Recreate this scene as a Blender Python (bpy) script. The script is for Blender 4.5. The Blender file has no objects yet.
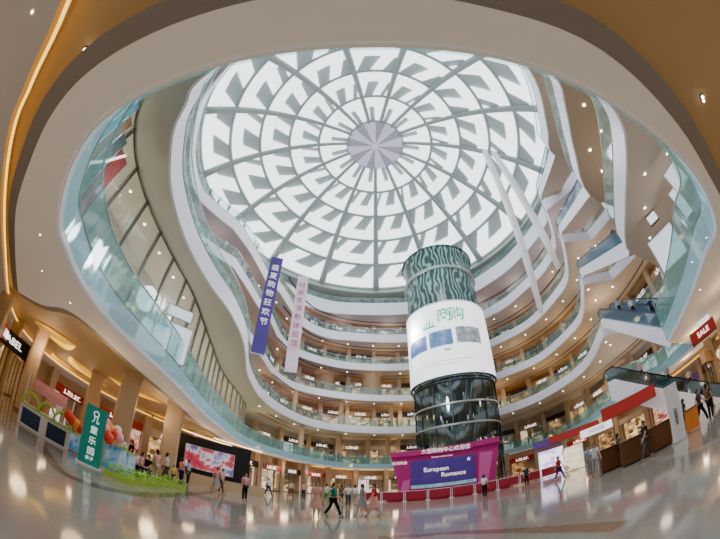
import bpy, bmesh, math, random
from mathutils import Vector, Matrix
from mathutils.geometry import tessellate_polygon
random.seed(7)
C = bpy.context.scene.collection
rad = math.radians

# ------------------------------------------------------------------ camera (full-frame fisheye, tilted up)
F = 318.0; PITCH = rad(40); ROLL = rad(1); EYE = 1.5
_fw = Vector((0, math.cos(PITCH), math.sin(PITCH))); _rt = Vector((1, 0, 0)); _up = _rt.cross(_fw)
RT = _rt*math.cos(ROLL) + _up*math.sin(ROLL); UP = -_rt*math.sin(ROLL) + _up*math.cos(ROLL)
cd = bpy.data.cameras.new('camera'); cam = bpy.data.objects.new('camera', cd); C.objects.link(cam)
m = Matrix((RT, UP, -_fw)).transposed().to_4x4(); m.translation = Vector((0, 0, EYE)); cam.matrix_world = m
cd.type = 'PANO'; cd.sensor_width = 36; cd.sensor_fit = 'HORIZONTAL'; cd.clip_end = 500; cd.clip_start = 0.02
for tgt in (cd, getattr(cd, 'cycles', None)):
    if tgt is None: continue
    for k, v in (('panorama_type', 'FISHEYE_EQUISOLID'), ('fisheye_lens', 36*F/720), ('fisheye_fov', rad(220))):
        try: setattr(tgt, k, v)
        except Exception: pass
bpy.context.scene.camera = cam

def ray(u, v):
    a, b = u-360, 269.5-v; r = math.hypot(a, b) or 1e-9; th = 2*math.asin(min(1, r/2/F))
    return (RT*(a/r) + UP*(b/r))*math.sin(th) + _fw*math.cos(th)
def atz(u, v, z):
    d = ray(u, v); t = (z-EYE)/d.z; return Vector((d.x*t, d.y*t, z))
def atd(u, v, dist):
    d = ray(u, v); t = dist/math.hypot(d.x, d.y); return Vector((d.x*t, d.y*t, EYE+d.z*t))

# ------------------------------------------------------------------ materials
MATS = {}
def mat(name, col, rough=0.5, metal=0.0, emis=0.0, ecol=None, var=0.0, scale=3.0, bump=0.0, spec=0.5):
    if name in MATS: return MATS[name]
    m = bpy.data.materials.new(name); m.use_nodes = True; nt = m.node_tree; b = nt.nodes['Principled BSDF']
    b.inputs['Base Color'].default_value = (*col, 1); b.inputs['Roughness'].default_value = rough
    b.inputs['Metallic'].default_value = metal; b.inputs['Specular IOR Level'].default_value = spec
    if emis:
        b.inputs['Emission Color'].default_value = (*(ecol or col), 1); b.inputs['Emission Strength'].default_value = emis
    if var or bump:
        tc = nt.nodes.new('ShaderNodeTexCoord'); n = nt.nodes.new('ShaderNodeTexNoise'); n.inputs['Scale'].default_value = scale
        n.inputs['Detail'].default_value = 4; nt.links.new(tc.outputs['Object'], n.inputs['Vector'])
        if var:
            mx = nt.nodes.new('ShaderNodeMix'); mx.data_type = 'RGBA'
            mx.inputs[6].default_value = (*[c*(1-var) for c in col], 1); mx.inputs[7].default_value = (*[min(1, c*(1+var)) for c in col], 1)
            nt.links.new(n.outputs['Fac'], mx.inputs[0]); nt.links.new(mx.outputs[2], b.inputs['Base Color'])
        if bump:
            bp = nt.nodes.new('ShaderNodeBump'); bp.inputs['Strength'].default_value = bump
            nt.links.new(n.outputs['Fac'], bp.inputs['Height']); nt.links.new(bp.outputs['Normal'], b.inputs['Normal'])
    MATS[name] = m; return m
def glassmat(name, tint, fac, body, rough=0.05, gloss=0.12):
    m = bpy.data.materials.new(name); m.use_nodes = True; nt = m.node_tree; nt.nodes.clear()
    o = nt.nodes.new('ShaderNodeOutputMaterial'); t = nt.nodes.new('ShaderNodeBsdfTransparent'); t.inputs[0].default_value = (*tint, 1)
    d = nt.nodes.new('ShaderNodeBsdfDiffuse'); d.inputs[0].default_value = (*body, 1)
    tr = nt.nodes.new('ShaderNodeBsdfTranslucent'); tr.inputs[0].default_value = (*body, 1)
    g = nt.nodes.new('ShaderNodeBsdfGlossy'); g.inputs[0].default_value = (.8, .9, .9, 1); g.inputs['Roughness'].default_value = rough
    a0 = nt.nodes.new('ShaderNodeMixShader'); a0.inputs[0].default_value = .5
    a = nt.nodes.new('ShaderNodeMixShader'); a.inputs[0].default_value = fac
    b = nt.nodes.new('ShaderNodeMixShader'); b.inputs[0].default_value = gloss
    nt.links.new(d.outputs[0], a0.inputs[1]); nt.links.new(tr.outputs[0], a0.inputs[2])
    nt.links.new(t.outputs[0], a.inputs[1]); nt.links.new(a0.outputs[0], a.inputs[2])
    nt.links.new(a.outputs[0], b.inputs[1]); nt.links.new(g.outputs[0], b.inputs[2]); nt.links.new(b.outputs[0], o.inputs[0])
    MATS[name] = m; return m
def blendmat(name, stops, kind='noise', scale=3.0, rough=.4, emis=0.0, stretch=(1, 1, 1), const=False, dist=0.0):
    """colour-ramp material over a noise / wave / voronoi / brick pattern"""
    m = bpy.data.materials.new(name); m.use_nodes = True; nt = m.node_tree; b = nt.nodes['Principled BSDF']
    tc = nt.nodes.new('ShaderNodeTexCoord'); mp = nt.nodes.new('ShaderNodeMapping'); mp.inputs['Scale'].default_value = stretch
    nt.links.new(tc.outputs['Object'], mp.inputs[0])
    if kind == 'wave':
        n = nt.nodes.new('ShaderNodeTexWave'); n.inputs['Scale'].default_value = scale; n.inputs['Distortion'].default_value = dist; out = n.outputs['Fac']
    elif kind == 'voronoi':
        n = nt.nodes.new('ShaderNodeTexVoronoi'); n.inputs['Scale'].default_value = scale; out = n.outputs['Color']
    else:
        n = nt.nodes.new('ShaderNodeTexNoise'); n.inputs['Scale'].default_value = scale; n.inputs['Detail'].default_value = 3; out = n.outputs['Fac']
    nt.links.new(mp.outputs[0], n.inputs['Vector'])
    r = nt.nodes.new('ShaderNodeValToRGB'); nt.links.new(out, r.inputs[0])
    if const: r.color_ramp.interpolation = 'CONSTANT'
    el = r.color_ramp.elements
    while len(el) < len(stops): el.new(0.5)
    for e, (p, c) in zip(el, stops): e.position = p; e.color = (*c, 1)
    nt.links.new(r.outputs[0], b.inputs['Base Color']); b.inputs['Roughness'].default_value = rough
    if emis:
        nt.links.new(r.outputs[0], b.inputs['Emission Color']); b.inputs['Emission Strength'].default_value = emis
    MATS[name] = m; return m

beige = mat('beige_plaster_glow', (.76, .67, .58), .7, var=.03, scale=.4, emis=.18, ecol=(.80, .69, .55))  # faint emission added to brighten the ring soffit, which is no lamp
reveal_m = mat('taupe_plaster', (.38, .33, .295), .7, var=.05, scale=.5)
orange_m = mat('amber_lit_plaster', (.46, .31, .17), .6, var=.08, scale=.3, emis=.07, ecol=(.8, .42, .12))  # orange cove light put into the plaster colour, plus a faint glow
outer_m = mat('cream_plaster_glow', (.62, .55, .48), .7, emis=.06, ecol=(.7,.62,.54))  # weak emission added to lift the outer ceiling
white_f = mat('pale_fascia_panel_glow', (.84, .85, .94), .28, var=.03, scale=.8, emis=.07, ecol=(.80, .83, 1))  # weak emission added to brighten the fascias
white_c = mat('white_cladding', (.84, .85, .90), .3, var=.03, scale=1)
tan_c = mat('tan_ceiling', (.56, .42, .31), .6, var=.08, scale=.3)
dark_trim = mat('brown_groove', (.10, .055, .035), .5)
steel = mat('brushed_steel', (.55, .57, .58), .3, .9, var=.05, scale=9)
dsteel = mat('dark_steel', (.07, .085, .09), .35, .7, var=.1, scale=5)
black = mat('black_rubber', (.012, .012, .014), .4, var=.1, scale=5)
rail_glass = glassmat('aqua_balustrade_glass', (.74, .93, .91), .22, (.46, .80, .78), gloss=.07)
apron_glass = glassmat('aqua_apron_glass', (.70, .88, .90), .30, (.45, .78, .80))
shop_glass = glassmat('clear_shop_glass', (.9, .94, .94), .06, (.6, .7, .7), gloss=.10)
grey_glass = glassmat('grey_curtain_glass', (.86, .88, .85), .34, (.62, .64, .60), gloss=.07)
tower_glass = glassmat('smoky_lift_glass', (.30, .42, .43), .30, (.05, .09, .095), gloss=.16)
spot_m = mat('lamp_face', (1, 1, 1), .4, emis=14, ecol=(1, .86, .66), var=.02, scale=9)
strip_m = mat('cove_lamp', (1, .75, .2), .4, emis=2.2, ecol=(1, .55, .08), var=.02, scale=9)
cres_m = mat('crescent_lamp', (1, .7, .1), .4, emis=1.3, ecol=(1, .47, .0), var=.02, scale=9)
cresin_m = mat('crescent_recess', (.72, .52, .10), .5, emis=.35, ecol=(.8, .42, .02), var=.05, scale=4)
warmtube = mat('warm_tube_lamp', (1, .9, .7), .4, emis=3, ecol=(1, .72, .38), var=.02, scale=9)
dome_panel = mat('skylight_glass', (.82, .90, .92), .4, emis=2.0, ecol=(.90, .97, 1.0), var=.02, scale=.6)
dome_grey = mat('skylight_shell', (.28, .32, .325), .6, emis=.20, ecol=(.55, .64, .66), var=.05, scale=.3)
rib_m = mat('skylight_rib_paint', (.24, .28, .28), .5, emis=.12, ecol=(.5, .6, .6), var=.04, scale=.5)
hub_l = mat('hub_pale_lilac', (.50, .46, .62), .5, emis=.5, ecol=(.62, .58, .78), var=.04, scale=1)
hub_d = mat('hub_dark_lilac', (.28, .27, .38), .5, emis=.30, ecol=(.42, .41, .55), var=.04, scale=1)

# ------------------------------------------------------------------ mesh helpers
def obj(name, verts, faces, mats, parent=None, smooth=False, mi=None):
    me = bpy.data.meshes.new(name); me.from_pydata([tuple(v) for v in verts], [], faces)
    for mm in (mats if isinstance(mats, (list, tuple)) else [mats]): me.materials.append(mm)
    if mi:
        for p, i in zip(me.polygons, mi): p.material_index = i
    if smooth:
        for p in me.polygons: p.use_smooth = True
    me.update(); o = bpy.data.objects.new(name, me); C.objects.link(o)
    if parent: o.parent = parent
    return o
class G:
    """collects shapes of ONE mesh"""
    def __init__(s): s.v = []; s.f = []; s.mi = []
    def add(s, vs, fs, m=0):
        b = len(s.v); s.v += [Vector(x) for x in vs]; s.f += [tuple(b+i for i in f) for f in fs]; s.mi += [m]*len(fs); return s
    def box(s, x0, x1, y0, y1, z0, z1, m=0):
        return s.add([(x0,y0,z0),(x1,y0,z0),(x1,y1,z0),(x0,y1,z0),(x0,y0,z1),(x1,y0,z1),(x1,y1,z1),(x0,y1,z1)],
                     [(0,3,2,1),(4,5,6,7),(0,1,5,4),(1,2,6,5),(2,3,7,6),(3,0,4,7)], m)
    def tube(s, pts, r, n=6, m=0, closed=False, cap=True):
        pts = [Vector(p) for p in pts]; k = len(pts); vs = []; rs = r if isinstance(r, (list, tuple)) else [r]*k
        for i, p in enumerate(pts):
            a = pts[i-1] if (i or closed) else p; b = pts[(i+1) % k] if (i < k-1 or closed) else p
            t = (b-a).normalized(); u = t.cross(Vector((0, 0, 1)))
            if u.length < .05: u = t.cross(Vector((0, 1, 0)))
            u.normalize(); w = u.cross(t)
            vs += [p+(u*math.cos(2*math.pi*j/n)+w*math.sin(2*math.pi*j/n))*rs[i] for j in range(n)]
        fs = []
        for i in range(k if closed else k-1):
            for j in range(n):
                a, b = i*n+j, i*n+(j+1) % n; c, d = ((i+1) % k)*n+(j+1) % n, ((i+1) % k)*n+j; fs.append((a, b, c, d))
        if cap and not closed: fs += [tuple(range(n))[::-1], tuple((k-1)*n+j for j in range(n))]
        return s.add(vs, fs, m)
    def lathe(s, prof, n=16, c=(0, 0, 0), m=0, a0=0, a1=2*math.pi):
        full = abs(a1-a0-2*math.pi) < 1e-6; k = n if full else n+1; vs = []
        for r, z in prof:
            for j in range(k):
                a = a0+(a1-a0)*j/n; vs.append((c[0]+r*math.cos(a), c[1]+r*math.sin(a), c[2]+z))
        fs = []
        for i in range(len(prof)-1):
            for j in range(n):
                fs.append((i*k+j, i*k+(j+1) % k, (i+1)*k+(j+1) % k, (i+1)*k+j))
        return s.add(vs, fs, m)
    def ball(s, c, r, n=8, m=0, sq=(1, 1, 1)):
        vs = []; fs = []
        for i in range(n+1):
            t = math.pi*i/n
            for j in range(n*2):
                a = math.pi*j/n; vs.append((c[0]+r*sq[0]*math.sin(t)*math.cos(a), c[1]+r*sq[1]*math.sin(t)*math.sin(a), c[2]+r*sq[2]*math.cos(t)))
        for i in range(n):
            for j in range(n*2): fs.append((i*2*n+j, (i+1)*2*n+j, (i+1)*2*n+(j+1) % (2*n), i*2*n+(j+1) % (2*n)))
        return s.add(vs, fs, m)
    def build(s, name, mats, parent=None, smooth=False): return obj(name, s.v, s.f, mats, parent, smooth, s.mi)
def thing(name, label, cat, loc=(0, 0, 0), rz=0, group=None):
    o = bpy.data.objects.new(name, None); C.objects.link(o); o.location = loc; o.rotation_euler = (0, 0, rz); o.empty_display_size = .1
    o['label'] = label; o['category'] = cat
    if group: o['group'] = group
    return o
def tag(o, label, cat, group=None, kind=None):
    o['label'] = label; o['category'] = cat
    if group: o['group'] = group
    if kind: o['kind'] = kind
    return o
def struct(o, label=None):
    o['kind'] = 'structure'
    if label: o['label'] = label
    return o
_txt = {}
def text(body, size, m, parent, loc=(0, 0, 0), rot=(math.pi/2, 0, 0), name='lettering', extrude=.01, vertical=False):
    if vertical: body = '\n'.join(body)
    cu = bpy.data.curves.new(name, 'FONT'); cu.body = body; cu.size = size; cu.extrude = extrude; cu.align_x = 'CENTER'; cu.align_y = 'CENTER'; cu.offset = size*(.012 if body.isascii() else .004)
    if vertical: cu.space_line = 1.3
    t = bpy.data.objects.new('tmp', cu); C.objects.link(t)
    dg = bpy.context.evaluated_depsgraph_get(); me = bpy.data.meshes.new_from_object(t.evaluated_get(dg)); bpy.data.objects.remove(t)
    me.materials.clear(); me.materials.append(m)
    o = bpy.data.objects.new(name, me); C.objects.link(o); o.parent = parent; o.location = loc; o.rotation_euler = rot; return o

# ------------------------------------------------------------------ plan curves
def smooth(pts, corners=(), sub=5, closed=True):
    n = len(pts); P = [Vector((p[0], p[1])) for p in pts]; out = []
    for i in range(n if closed else n-1):
        p1, p2 = P[i], P[(i+1) % n]
        p0 = P[i-1] if (closed or i) else p1; p3 = P[(i+2) % n] if (closed or i < n-2) else p2
        if i in corners: p0 = p1 - (p2-p1)*.5
        if (i+1) % n in corners: p3 = p2 + (p2-p1)*.5
        for k in range(sub):
            t = k/sub; a = (p2-p0)*.5; b = (p3-p1)*.5
            out.append((2*t**3-3*t*t+1)*p1+(t**3-2*t*t+t)*a+(-2*t**3+3*t*t)*p2+(t**3-t*t)*b)
    if not closed: out.append(P[-1])
    return out
def offset(c, d, closed=True):
    n = len(c); out = []
    for i in range(n):
        a = c[i-1] if (closed or i) else c[i]; b = c[(i+1) % n] if (closed or i < n-1) else c[i]
        t = (b-a); t = t.normalized() if t.length > 1e-6 else Vector((1, 0)); out.append(c[i]+Vector((-t.y, t.x))*d)
    return out
def along(c, step, lo=0):
    out = []; s = lo
    for i in range(len(c)-1):
        a, b = c[i], c[i+1]; L = (b-a).length
        while s < L: out.append((a+(b-a)*(s/L), (b-a).normalized())); s += step
        s -= L
    return out
def strip(c0, z0, c1, z1, closed=True):
    n = len(c0); g = G(); vs = [(p.x, p.y, z0) for p in c0]+[(p.x, p.y, z1) for p in c1]
    return vs, [(i, (i+1) % n, n+(i+1) % n, n+i) for i in range(n if closed else n-1)]
def plate(outer, holes, z, flip=False):
    loops = [[Vector((p[0], p[1], 0)) for p in outer]]+[[Vector((p[0], p[1], 0)) for p in h] for h in holes]
    vs = [Vector((v.x, v.y, z)) for l in loops for v in l]; return vs, [tuple(t) for t in tessellate_polygon(loops)]
RECT = [(-45, -14), (48, -14), (48, 74), (-45, 74)]
TH = .9
THK = {2: .9, 3: 1.2, 4: 1.15, 5: 1.3, 6: 1.7, 7: 2.7}
ZB = {2: 4.6, 3: 10.4, 4: 16.0, 5: 21.5, 6: 27.0, 7: 32.5}
N = (14.9, 8.9); Fc = (20.9, 18.9)
K = {}
K[2] = [(0,.5),(-1.7,.58),(-3.3,.8),(-4.6,1.4),(-6,2.5),(-6.4,3.2),(-6.9,4.4),(-7.2,6),(-7.25,8.1),(-7.5,11.3),(-9.2,19.8),(-10.3,31.5),(-7,41.5),(-1.8,49.7),(4.9,52.1),(15,53),(23.4,50.2),(28.6,45.5),(29.4,38.5),(26.3,28.6),(21.8,20.2),(18.0,17.4),(23.5,15.5),(22.0,10.6),(14.4,8.6),(11.3,5),(9.4,2.9),(8.8,1.9),(6.2,1.0),(3.6,.6),(1.7,.45)]
K2c = (21, 22, 23, 24)
K[3] = [(0,.9),(-3,1.2),(-5,2),(-5.6,2.7),(-6.3,3.5),(-6.8,4.5),(-7.3,5.8),(-7.6,7.3),(-7.8,9.4),(-7.7,12.1),(-7.4,14.9),(-7.8,18.8),(-9.5,25),(-10.3,31),(-9.8,37),(-7.2,44.5),(-1.8,48.5),(8.3,50.1),(15.5,47),(20.6,42.3),(24.3,36.8),(25.0,27.6),Fc,(24.8,18.2),(26,13.5),(20.5,10.2),(15.2,8.8),(13.7,7.9),(11.9,5.6),(10.3,3.1),(9.3,2.0),(7.1,1.0),(4,.8)]
K[4] = [(0,1),(-5,1.6),(-7.7,3.2),(-9.7,5.2),(-11,7.3),(-11.8,9.4),(-12.3,12.4),(-12.5,17.1),(-11.9,21.8),(-11.9,28.2),(-11.5,34),(-11.2,41),(-8.7,45.8),(-2,49.1),(8,50.3),(15.5,47),(20.9,41.9),(25.2,36.5),(26,29),(25.1,25),Fc,(24.8,18.2),(26,13.5),(20.5,10.2),(15.1,9.1),(12.3,6.2),(10.7,3.8),(9.3,2.1),(5,1.2)]
K[5] = [(0,1),(-8,2),(-13,6),(-15.5,10),(-16.9,15),(-16.9,18.8),(-15.2,21.5),(-13.2,23.8),(-12.7,26.9),(-12.1,31.7),(-11.4,34.2),(-11.1,41.3),(-8.8,45.6),(-2.2,49.4),(8,50),(15.5,47),(21.4,41),(24.8,36),(25.7,29.6),(25.2,25),Fc,(24.8,18.2),(26,13.5),(20.5,10.2),(15.1,9.4),(13.7,7.4),(11.5,3.7),(8,1.4)]
K[6] = [(0,1),(-8,2.6),(-11.4,5),(-14.1,7.5),(-15.9,10.4),(-17.5,14.3),(-17.9,18.2),(-16.9,20.5),(-14.7,23.6),(-13.6,27.4),(-12.6,34.1),(-11.4,35.4),(-10.5,39.7),(-9.4,44.8),(-6.4,48.3),(-2.4,49.6),(8.2,50.2),(16,47),(22.7,40.1),(25,34.6),(26.4,29.8),(25.6,24.8),(21.3,19.2),(24,14),(21,8),(17,3),(8,.5)]
K6c = (22,)
K[7] = [(0,-1),(-14,2),(-20,8),(-22.5,16),(-22.5,25),(-20,33),(-16.5,39.5),(-12.9,44.2),(-10.6,46.5),(-7.1,48.6),(-2.6,49.8),(8.5,49.5),(16,46.8),(23,38.6),(25.6,32.8),(26.9,27.2),(26.5,22),(26,14),(22,6),(12,0)]
CRN = {2: K2c, 3: (13, 22, 23, 24), 4: (9, 20, 21, 22), 5: (7, 10, 20, 21, 22), 6: (8, 10, 22), 7: ()}
CON = {k: smooth(K[k], CRN[k]) for k in K}
# cut sharp inner corner of white end faces on the left side stays smooth
ORD = {2: 'second', 3: 'third', 4: 'fourth', 5: 'fifth', 6: 'sixth', 7: 'seventh'}
GRV = {k: smooth([(-11,39),(-8.2,47),(-2,51.2),(8,52.3),(16.5,49.5),(23.5,44),(27.6,37),(28.6,28),(27.8,18),(25,8)], closed=False) for k in range(3, 8)}
ceil_m = {
    3: blendmat('sage_to_peach_plaster', [(0.0, (.40, .41, .31)), (1.0, (.40, .41, .31))], scale=.2, rough=.7)}
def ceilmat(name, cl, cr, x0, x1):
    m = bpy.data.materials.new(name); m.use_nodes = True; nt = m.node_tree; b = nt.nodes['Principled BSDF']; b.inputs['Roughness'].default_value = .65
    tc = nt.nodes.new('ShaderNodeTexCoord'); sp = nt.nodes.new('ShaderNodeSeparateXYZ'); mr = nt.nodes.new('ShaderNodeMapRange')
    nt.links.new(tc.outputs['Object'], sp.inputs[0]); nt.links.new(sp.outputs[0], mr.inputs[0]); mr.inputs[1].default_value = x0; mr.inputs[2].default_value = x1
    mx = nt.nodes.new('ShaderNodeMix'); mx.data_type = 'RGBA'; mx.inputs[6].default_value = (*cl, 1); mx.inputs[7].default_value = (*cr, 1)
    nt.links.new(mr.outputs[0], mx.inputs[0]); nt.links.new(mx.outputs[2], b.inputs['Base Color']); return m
cm3 = ceilmat('sage_peach_light_gradient', (.58, .58, .49), (.68, .58, .47), -6, 6)  # soffits: lighting difference from left to right painted as a colour gradient
cm4 = ceilmat('mauve_tan_light_gradient', (.46, .40, .42), (.62, .49, .35), -4, 8)
cm5 = ceilmat('brown_rose_light_gradient', (.42, .35, .35), (.62, .52, .42), -4, 8)
cm6 = ceilmat('lilac_light_gradient', (.46, .41, .46), (.60, .54, .58), -4, 8)

# ------------------------------------------------------------------ level two underside: ring, reveal, amber tray, cove
K2B = [(0,-.1),(-1.2,-.1),(-3.1,0),(-4.4,.3),(-5.8,.9),(-7.7,1.8),(-9.7,3.1),(-13.2,5.4),(-11.6,6.0),(-9.4,6.0),(-8.75,7.4),(-8.9,10.2),(-9.4,14.3),(-11.0,21),(-11.8,31.5),(-8.4,42.4),(-3,51),(4.6,53.6),(15,54.5),(24.5,51.6),(30,46.5),(31,38.5),(29,29),(27,20),(26,12),(22,7),(17,3.2),(9.4,1.4),(6.7,.8),(4.7,.3),(2.6,-.1),(1.1,-.1)]
B2 = smooth(K2B, (7,)); C2 = offset(B2, .34)
K2D = [(0,-6),(-2.5,-3.2),(-3.7,-1.3),(-5,-.5),(-6.5,.2),(-11.1,3.1),(-18.3,7.6),(-22,12),(-21.5,18),(-18.5,24),(-15,32),(-11.5,43.5),(-5,53.2),(4.6,56.2),(15,57),(26,54),(33,47.5),(34,38.5),(32,28),(31,20),(30,12),(26,5),(18,-2),(8,-7)]
D2 = smooth(K2D)
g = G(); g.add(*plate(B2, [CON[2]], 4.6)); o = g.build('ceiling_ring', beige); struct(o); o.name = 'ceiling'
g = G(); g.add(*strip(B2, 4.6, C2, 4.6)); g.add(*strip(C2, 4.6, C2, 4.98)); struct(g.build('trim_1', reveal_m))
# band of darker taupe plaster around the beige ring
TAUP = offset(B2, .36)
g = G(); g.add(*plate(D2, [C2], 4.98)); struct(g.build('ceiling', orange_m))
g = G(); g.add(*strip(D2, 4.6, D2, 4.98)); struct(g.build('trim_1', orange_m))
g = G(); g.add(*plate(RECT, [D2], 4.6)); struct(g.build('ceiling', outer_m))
Din = offset(D2, -.10)
seg = [p for p in Din if True]
tag(G().tube([(p.x, p.y, 4.70) for p in seg], .04, 6, closed=True).build('cove_light', strip_m), 'glowing amber cove light line round the outer edge of the amber ceiling tray', 'cove light')

# ------------------------------------------------------------------ slabs, fascias, balustrades of every gallery
for k in range(2, 8):
    zb = ZB[k]; c = CON[k]; zf = zb+THK[k]
    if k > 2:
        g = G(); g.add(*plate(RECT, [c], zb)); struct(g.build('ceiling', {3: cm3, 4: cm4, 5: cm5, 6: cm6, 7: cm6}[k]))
        # dark groove and brown band that follow the edge on the soffit
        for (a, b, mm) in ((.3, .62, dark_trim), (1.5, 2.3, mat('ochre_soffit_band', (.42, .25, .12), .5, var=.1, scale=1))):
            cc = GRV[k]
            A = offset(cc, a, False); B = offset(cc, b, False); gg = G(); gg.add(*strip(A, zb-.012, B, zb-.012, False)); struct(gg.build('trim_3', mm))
    g = G(); g.add(*plate(RECT, [c], zf)); struct(g.build('floor', mat('gallery_floor_tile', (.55, .50, .45), .25, var=.06, scale=1)))
    # fascia: vertical face with a rounded lip and a small shadow recess beneath the glass
    lip = offset(c, .06); g = G()
    g.add(*strip(lip, zb-.03, c, zb+.06)); g.add(*strip(c, zb+.06, c, zf-.12)); g.add(*strip(c, zf-.12, lip, zf-.02)); g.add(*strip(lip, zf-.02, offset(c, .3), zf+.01))
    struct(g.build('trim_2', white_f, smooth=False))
    # balustrade
    rc = offset(c, .12)
    t = thing('glass_balustrade', f'aqua glass balustrade with steel handrail along the edge of the {ORD[k]} floor gallery', 'balustrade', group='gallery balustrades')
    g = G(); g.add(*strip(rc, zf, rc, zf+1.1)); g.build('glass_panel', rail_glass, t)
    if k < 3:
        ap = offset(c, -.05); lo = {2: .14, 3: .6}[k]
        g = G(); g.add(*strip(ap, zb+lo, ap, zf+1.0)); g.build('glass_apron', apron_glass, t)
    g = G(); g.tube([(p.x, p.y, zf+1.13) for p in rc], .035, 6, closed=True); g.build('handrail', steel, t)
    if k == 2:
        pm = None
        for p, tt in along(rc, 2.1, .5):
            if not (p.y > 2 and (p.x < 0 or p.y > 40)): continue
            if pm is None:
                q = G().box(-.025, .025, -.025, .025, -.5, 1.12).build('post', steel, t); pm = q.data
            else:
                q = bpy.data.objects.new('post', pm); C.objects.link(q); q.parent = t
            q.location = (p.x, p.y, zf)

# rim wall above the seventh gallery up to the skylight
DC = Vector((2.1, 24.0)); DR = 25.3; DZ = 38.0; RISE = 10.0
# ------------------------------------------------------------------ skylight dome
SR = (DR*DR+RISE*RISE)/(2*RISE); SZ = DZ+RISE-SR
def dome(az, r, lift=0.0):
    return Vector((DC.x+r*math.sin(az), DC.y+r*math.cos(az), SZ+math.sqrt(max(0, SR*SR-r*r))+lift))
thmax = math.asin(DR/SR); th0 = math.asin(4.4/SR); rr = [SR*math.sin(th0+(thmax-th0)*i/5) for i in range(6)]
sk = bpy.data.objects.new('window_1', None); C.objects.link(sk); struct(sk, 'large round domed skylight with grey ribs, white zigzag panes and a lilac hub')
g = G(); na = 60; rings = [0.01]+[SR*math.sin(thmax*i/10) for i in range(1, 11)]
vs = [dome(2*math.pi*j/na, r, .35) for r in rings for j in range(na)]
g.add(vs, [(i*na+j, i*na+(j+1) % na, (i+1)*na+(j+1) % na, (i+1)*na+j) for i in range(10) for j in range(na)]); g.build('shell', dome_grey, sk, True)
NS = 15; A0 = rad(2.4)
for sct in range(NS):
    pane = G()
    for i in range(5):
        ro, ri = rr[5-i], rr[4-i]; ro -= .22; ri += .22; mar = .075
        def cell(u, v):
            r = ro+(ri-ro)*v; w = mar*DR*.5/max(r, 4)*.6; uu = w+(1-2*w)*u
            return dome(A0+2*math.pi*(sct+uu)/NS, r, .0)
        def poly(L):
            # subdivide along u so that the pane follows the dome
            b = [cell(*q) for q in L]; pane.add(b, [tuple(range(len(b)))])
        for q in range(4): poly([(q/4, 0), ((q+1)/4, 0), ((q+1)/4, .40), (q/4, .40)])
        j = random.uniform(-.03, .03)
        if i == 4:
            poly([(.02, .40), (.55, .40), (.50, 1), (.06, 1)]); poly([(.86, .40), (1, .40), (1, 1), (.96, 1)]); continue
        poly([(.08+j, .40), (.36+j, .40), (.62+j, 1), (.30+j, 1)])
        poly([(.72, .40), (1, .40), (1, 1), (.96, 1)])
        # small sliver beside the left rib
        if i % 2: poly([(0, .72), (.05, .78), (.12, 1), (0, 1)])
    pane.build('pane', dome_panel, sk)
for s_ in range(NS):
    g = G(); a = A0+2*math.pi*s_/NS; P = [dome(a, SR*math.sin(th0*.95+(thmax-th0*.95)*i/10), -.12) for i in range(11)]
    g.tube(P, [.24+.38*i/10 for i in range(11)], 6); g.build('rib', rib_m, sk, True)
for r in rr:
    g = G(); g.tube([dome(2*math.pi*j/60, r, -.05) for j in range(60)], .16, 5, closed=True); g.build('ring', rib_m, sk, True)
g = G()
for j in range(32):
    a, b = A0+2*math.pi*j/32, A0+2*math.pi*(j+1)/32
    g.add([dome(0, .0, -.5), dome(a, 4.4, -.3), dome(b, 4.4, -.3)], [(0, 1, 2)], (j//2) % 2)
hub = g.build('hub', [hub_l, hub_d], sk)
g = G()
for j in range(16):
    a = A0+2*math.pi*(j)/16; g.tube([dome(a, .2, -.55), dome(a, 4.4, -.36)], .05, 4)
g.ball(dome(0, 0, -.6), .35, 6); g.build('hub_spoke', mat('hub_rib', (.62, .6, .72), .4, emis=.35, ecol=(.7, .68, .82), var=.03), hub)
# drum: pale ring between the seventh gallery and the dome
circ = [Vector((DC.x+DR*math.sin(-2*math.pi*i/96), DC.y+DR*math.cos(-2*math.pi*i/96))) for i in range(96)]
circ = [Vector((DC.x-DR*math.sin(2*math.pi*i/96+math.pi), DC.y+DR*math.cos(2*math.pi*i/96+math.pi))) for i in range(96)]
big = [DC+(p-DC)*1.02 for p in circ]
g = G(); g.add(*strip(circ, DZ-.9, circ, DZ+.1)); g.add(*strip(circ, DZ-.9, [DC+(p-DC)*1.03 for p in circ], DZ-.95)); struct(g.build('trim_4', mat('grey_green_drum', (.42, .48, .45), .5, var=.05, scale=.5)))
g = G(); g.add(*plate(RECT, [[DC+(p-DC)*1.029 for p in circ]], DZ-.95)); struct(g.build('ceiling', mat('upper_soffit', (.50, .50, .50), .7, var=.04, scale=.4)))
g = G(); W7 = smooth([(-16,0),(-24,8),(-26.5,20),(-24,33),(-18,44),(-8,52),(3,54.5),(14,52.5),(24,45),(30,34),(31,20),(27,8),(20,0),(0,-5)])
g.add(*strip(W7, ZB[7]+THK[7], W7, DZ-.95)); struct(g.build('wall_top', mat('pale_drum_wall', (.55, .60, .60), .6, var=.05, scale=.5)))

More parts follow.
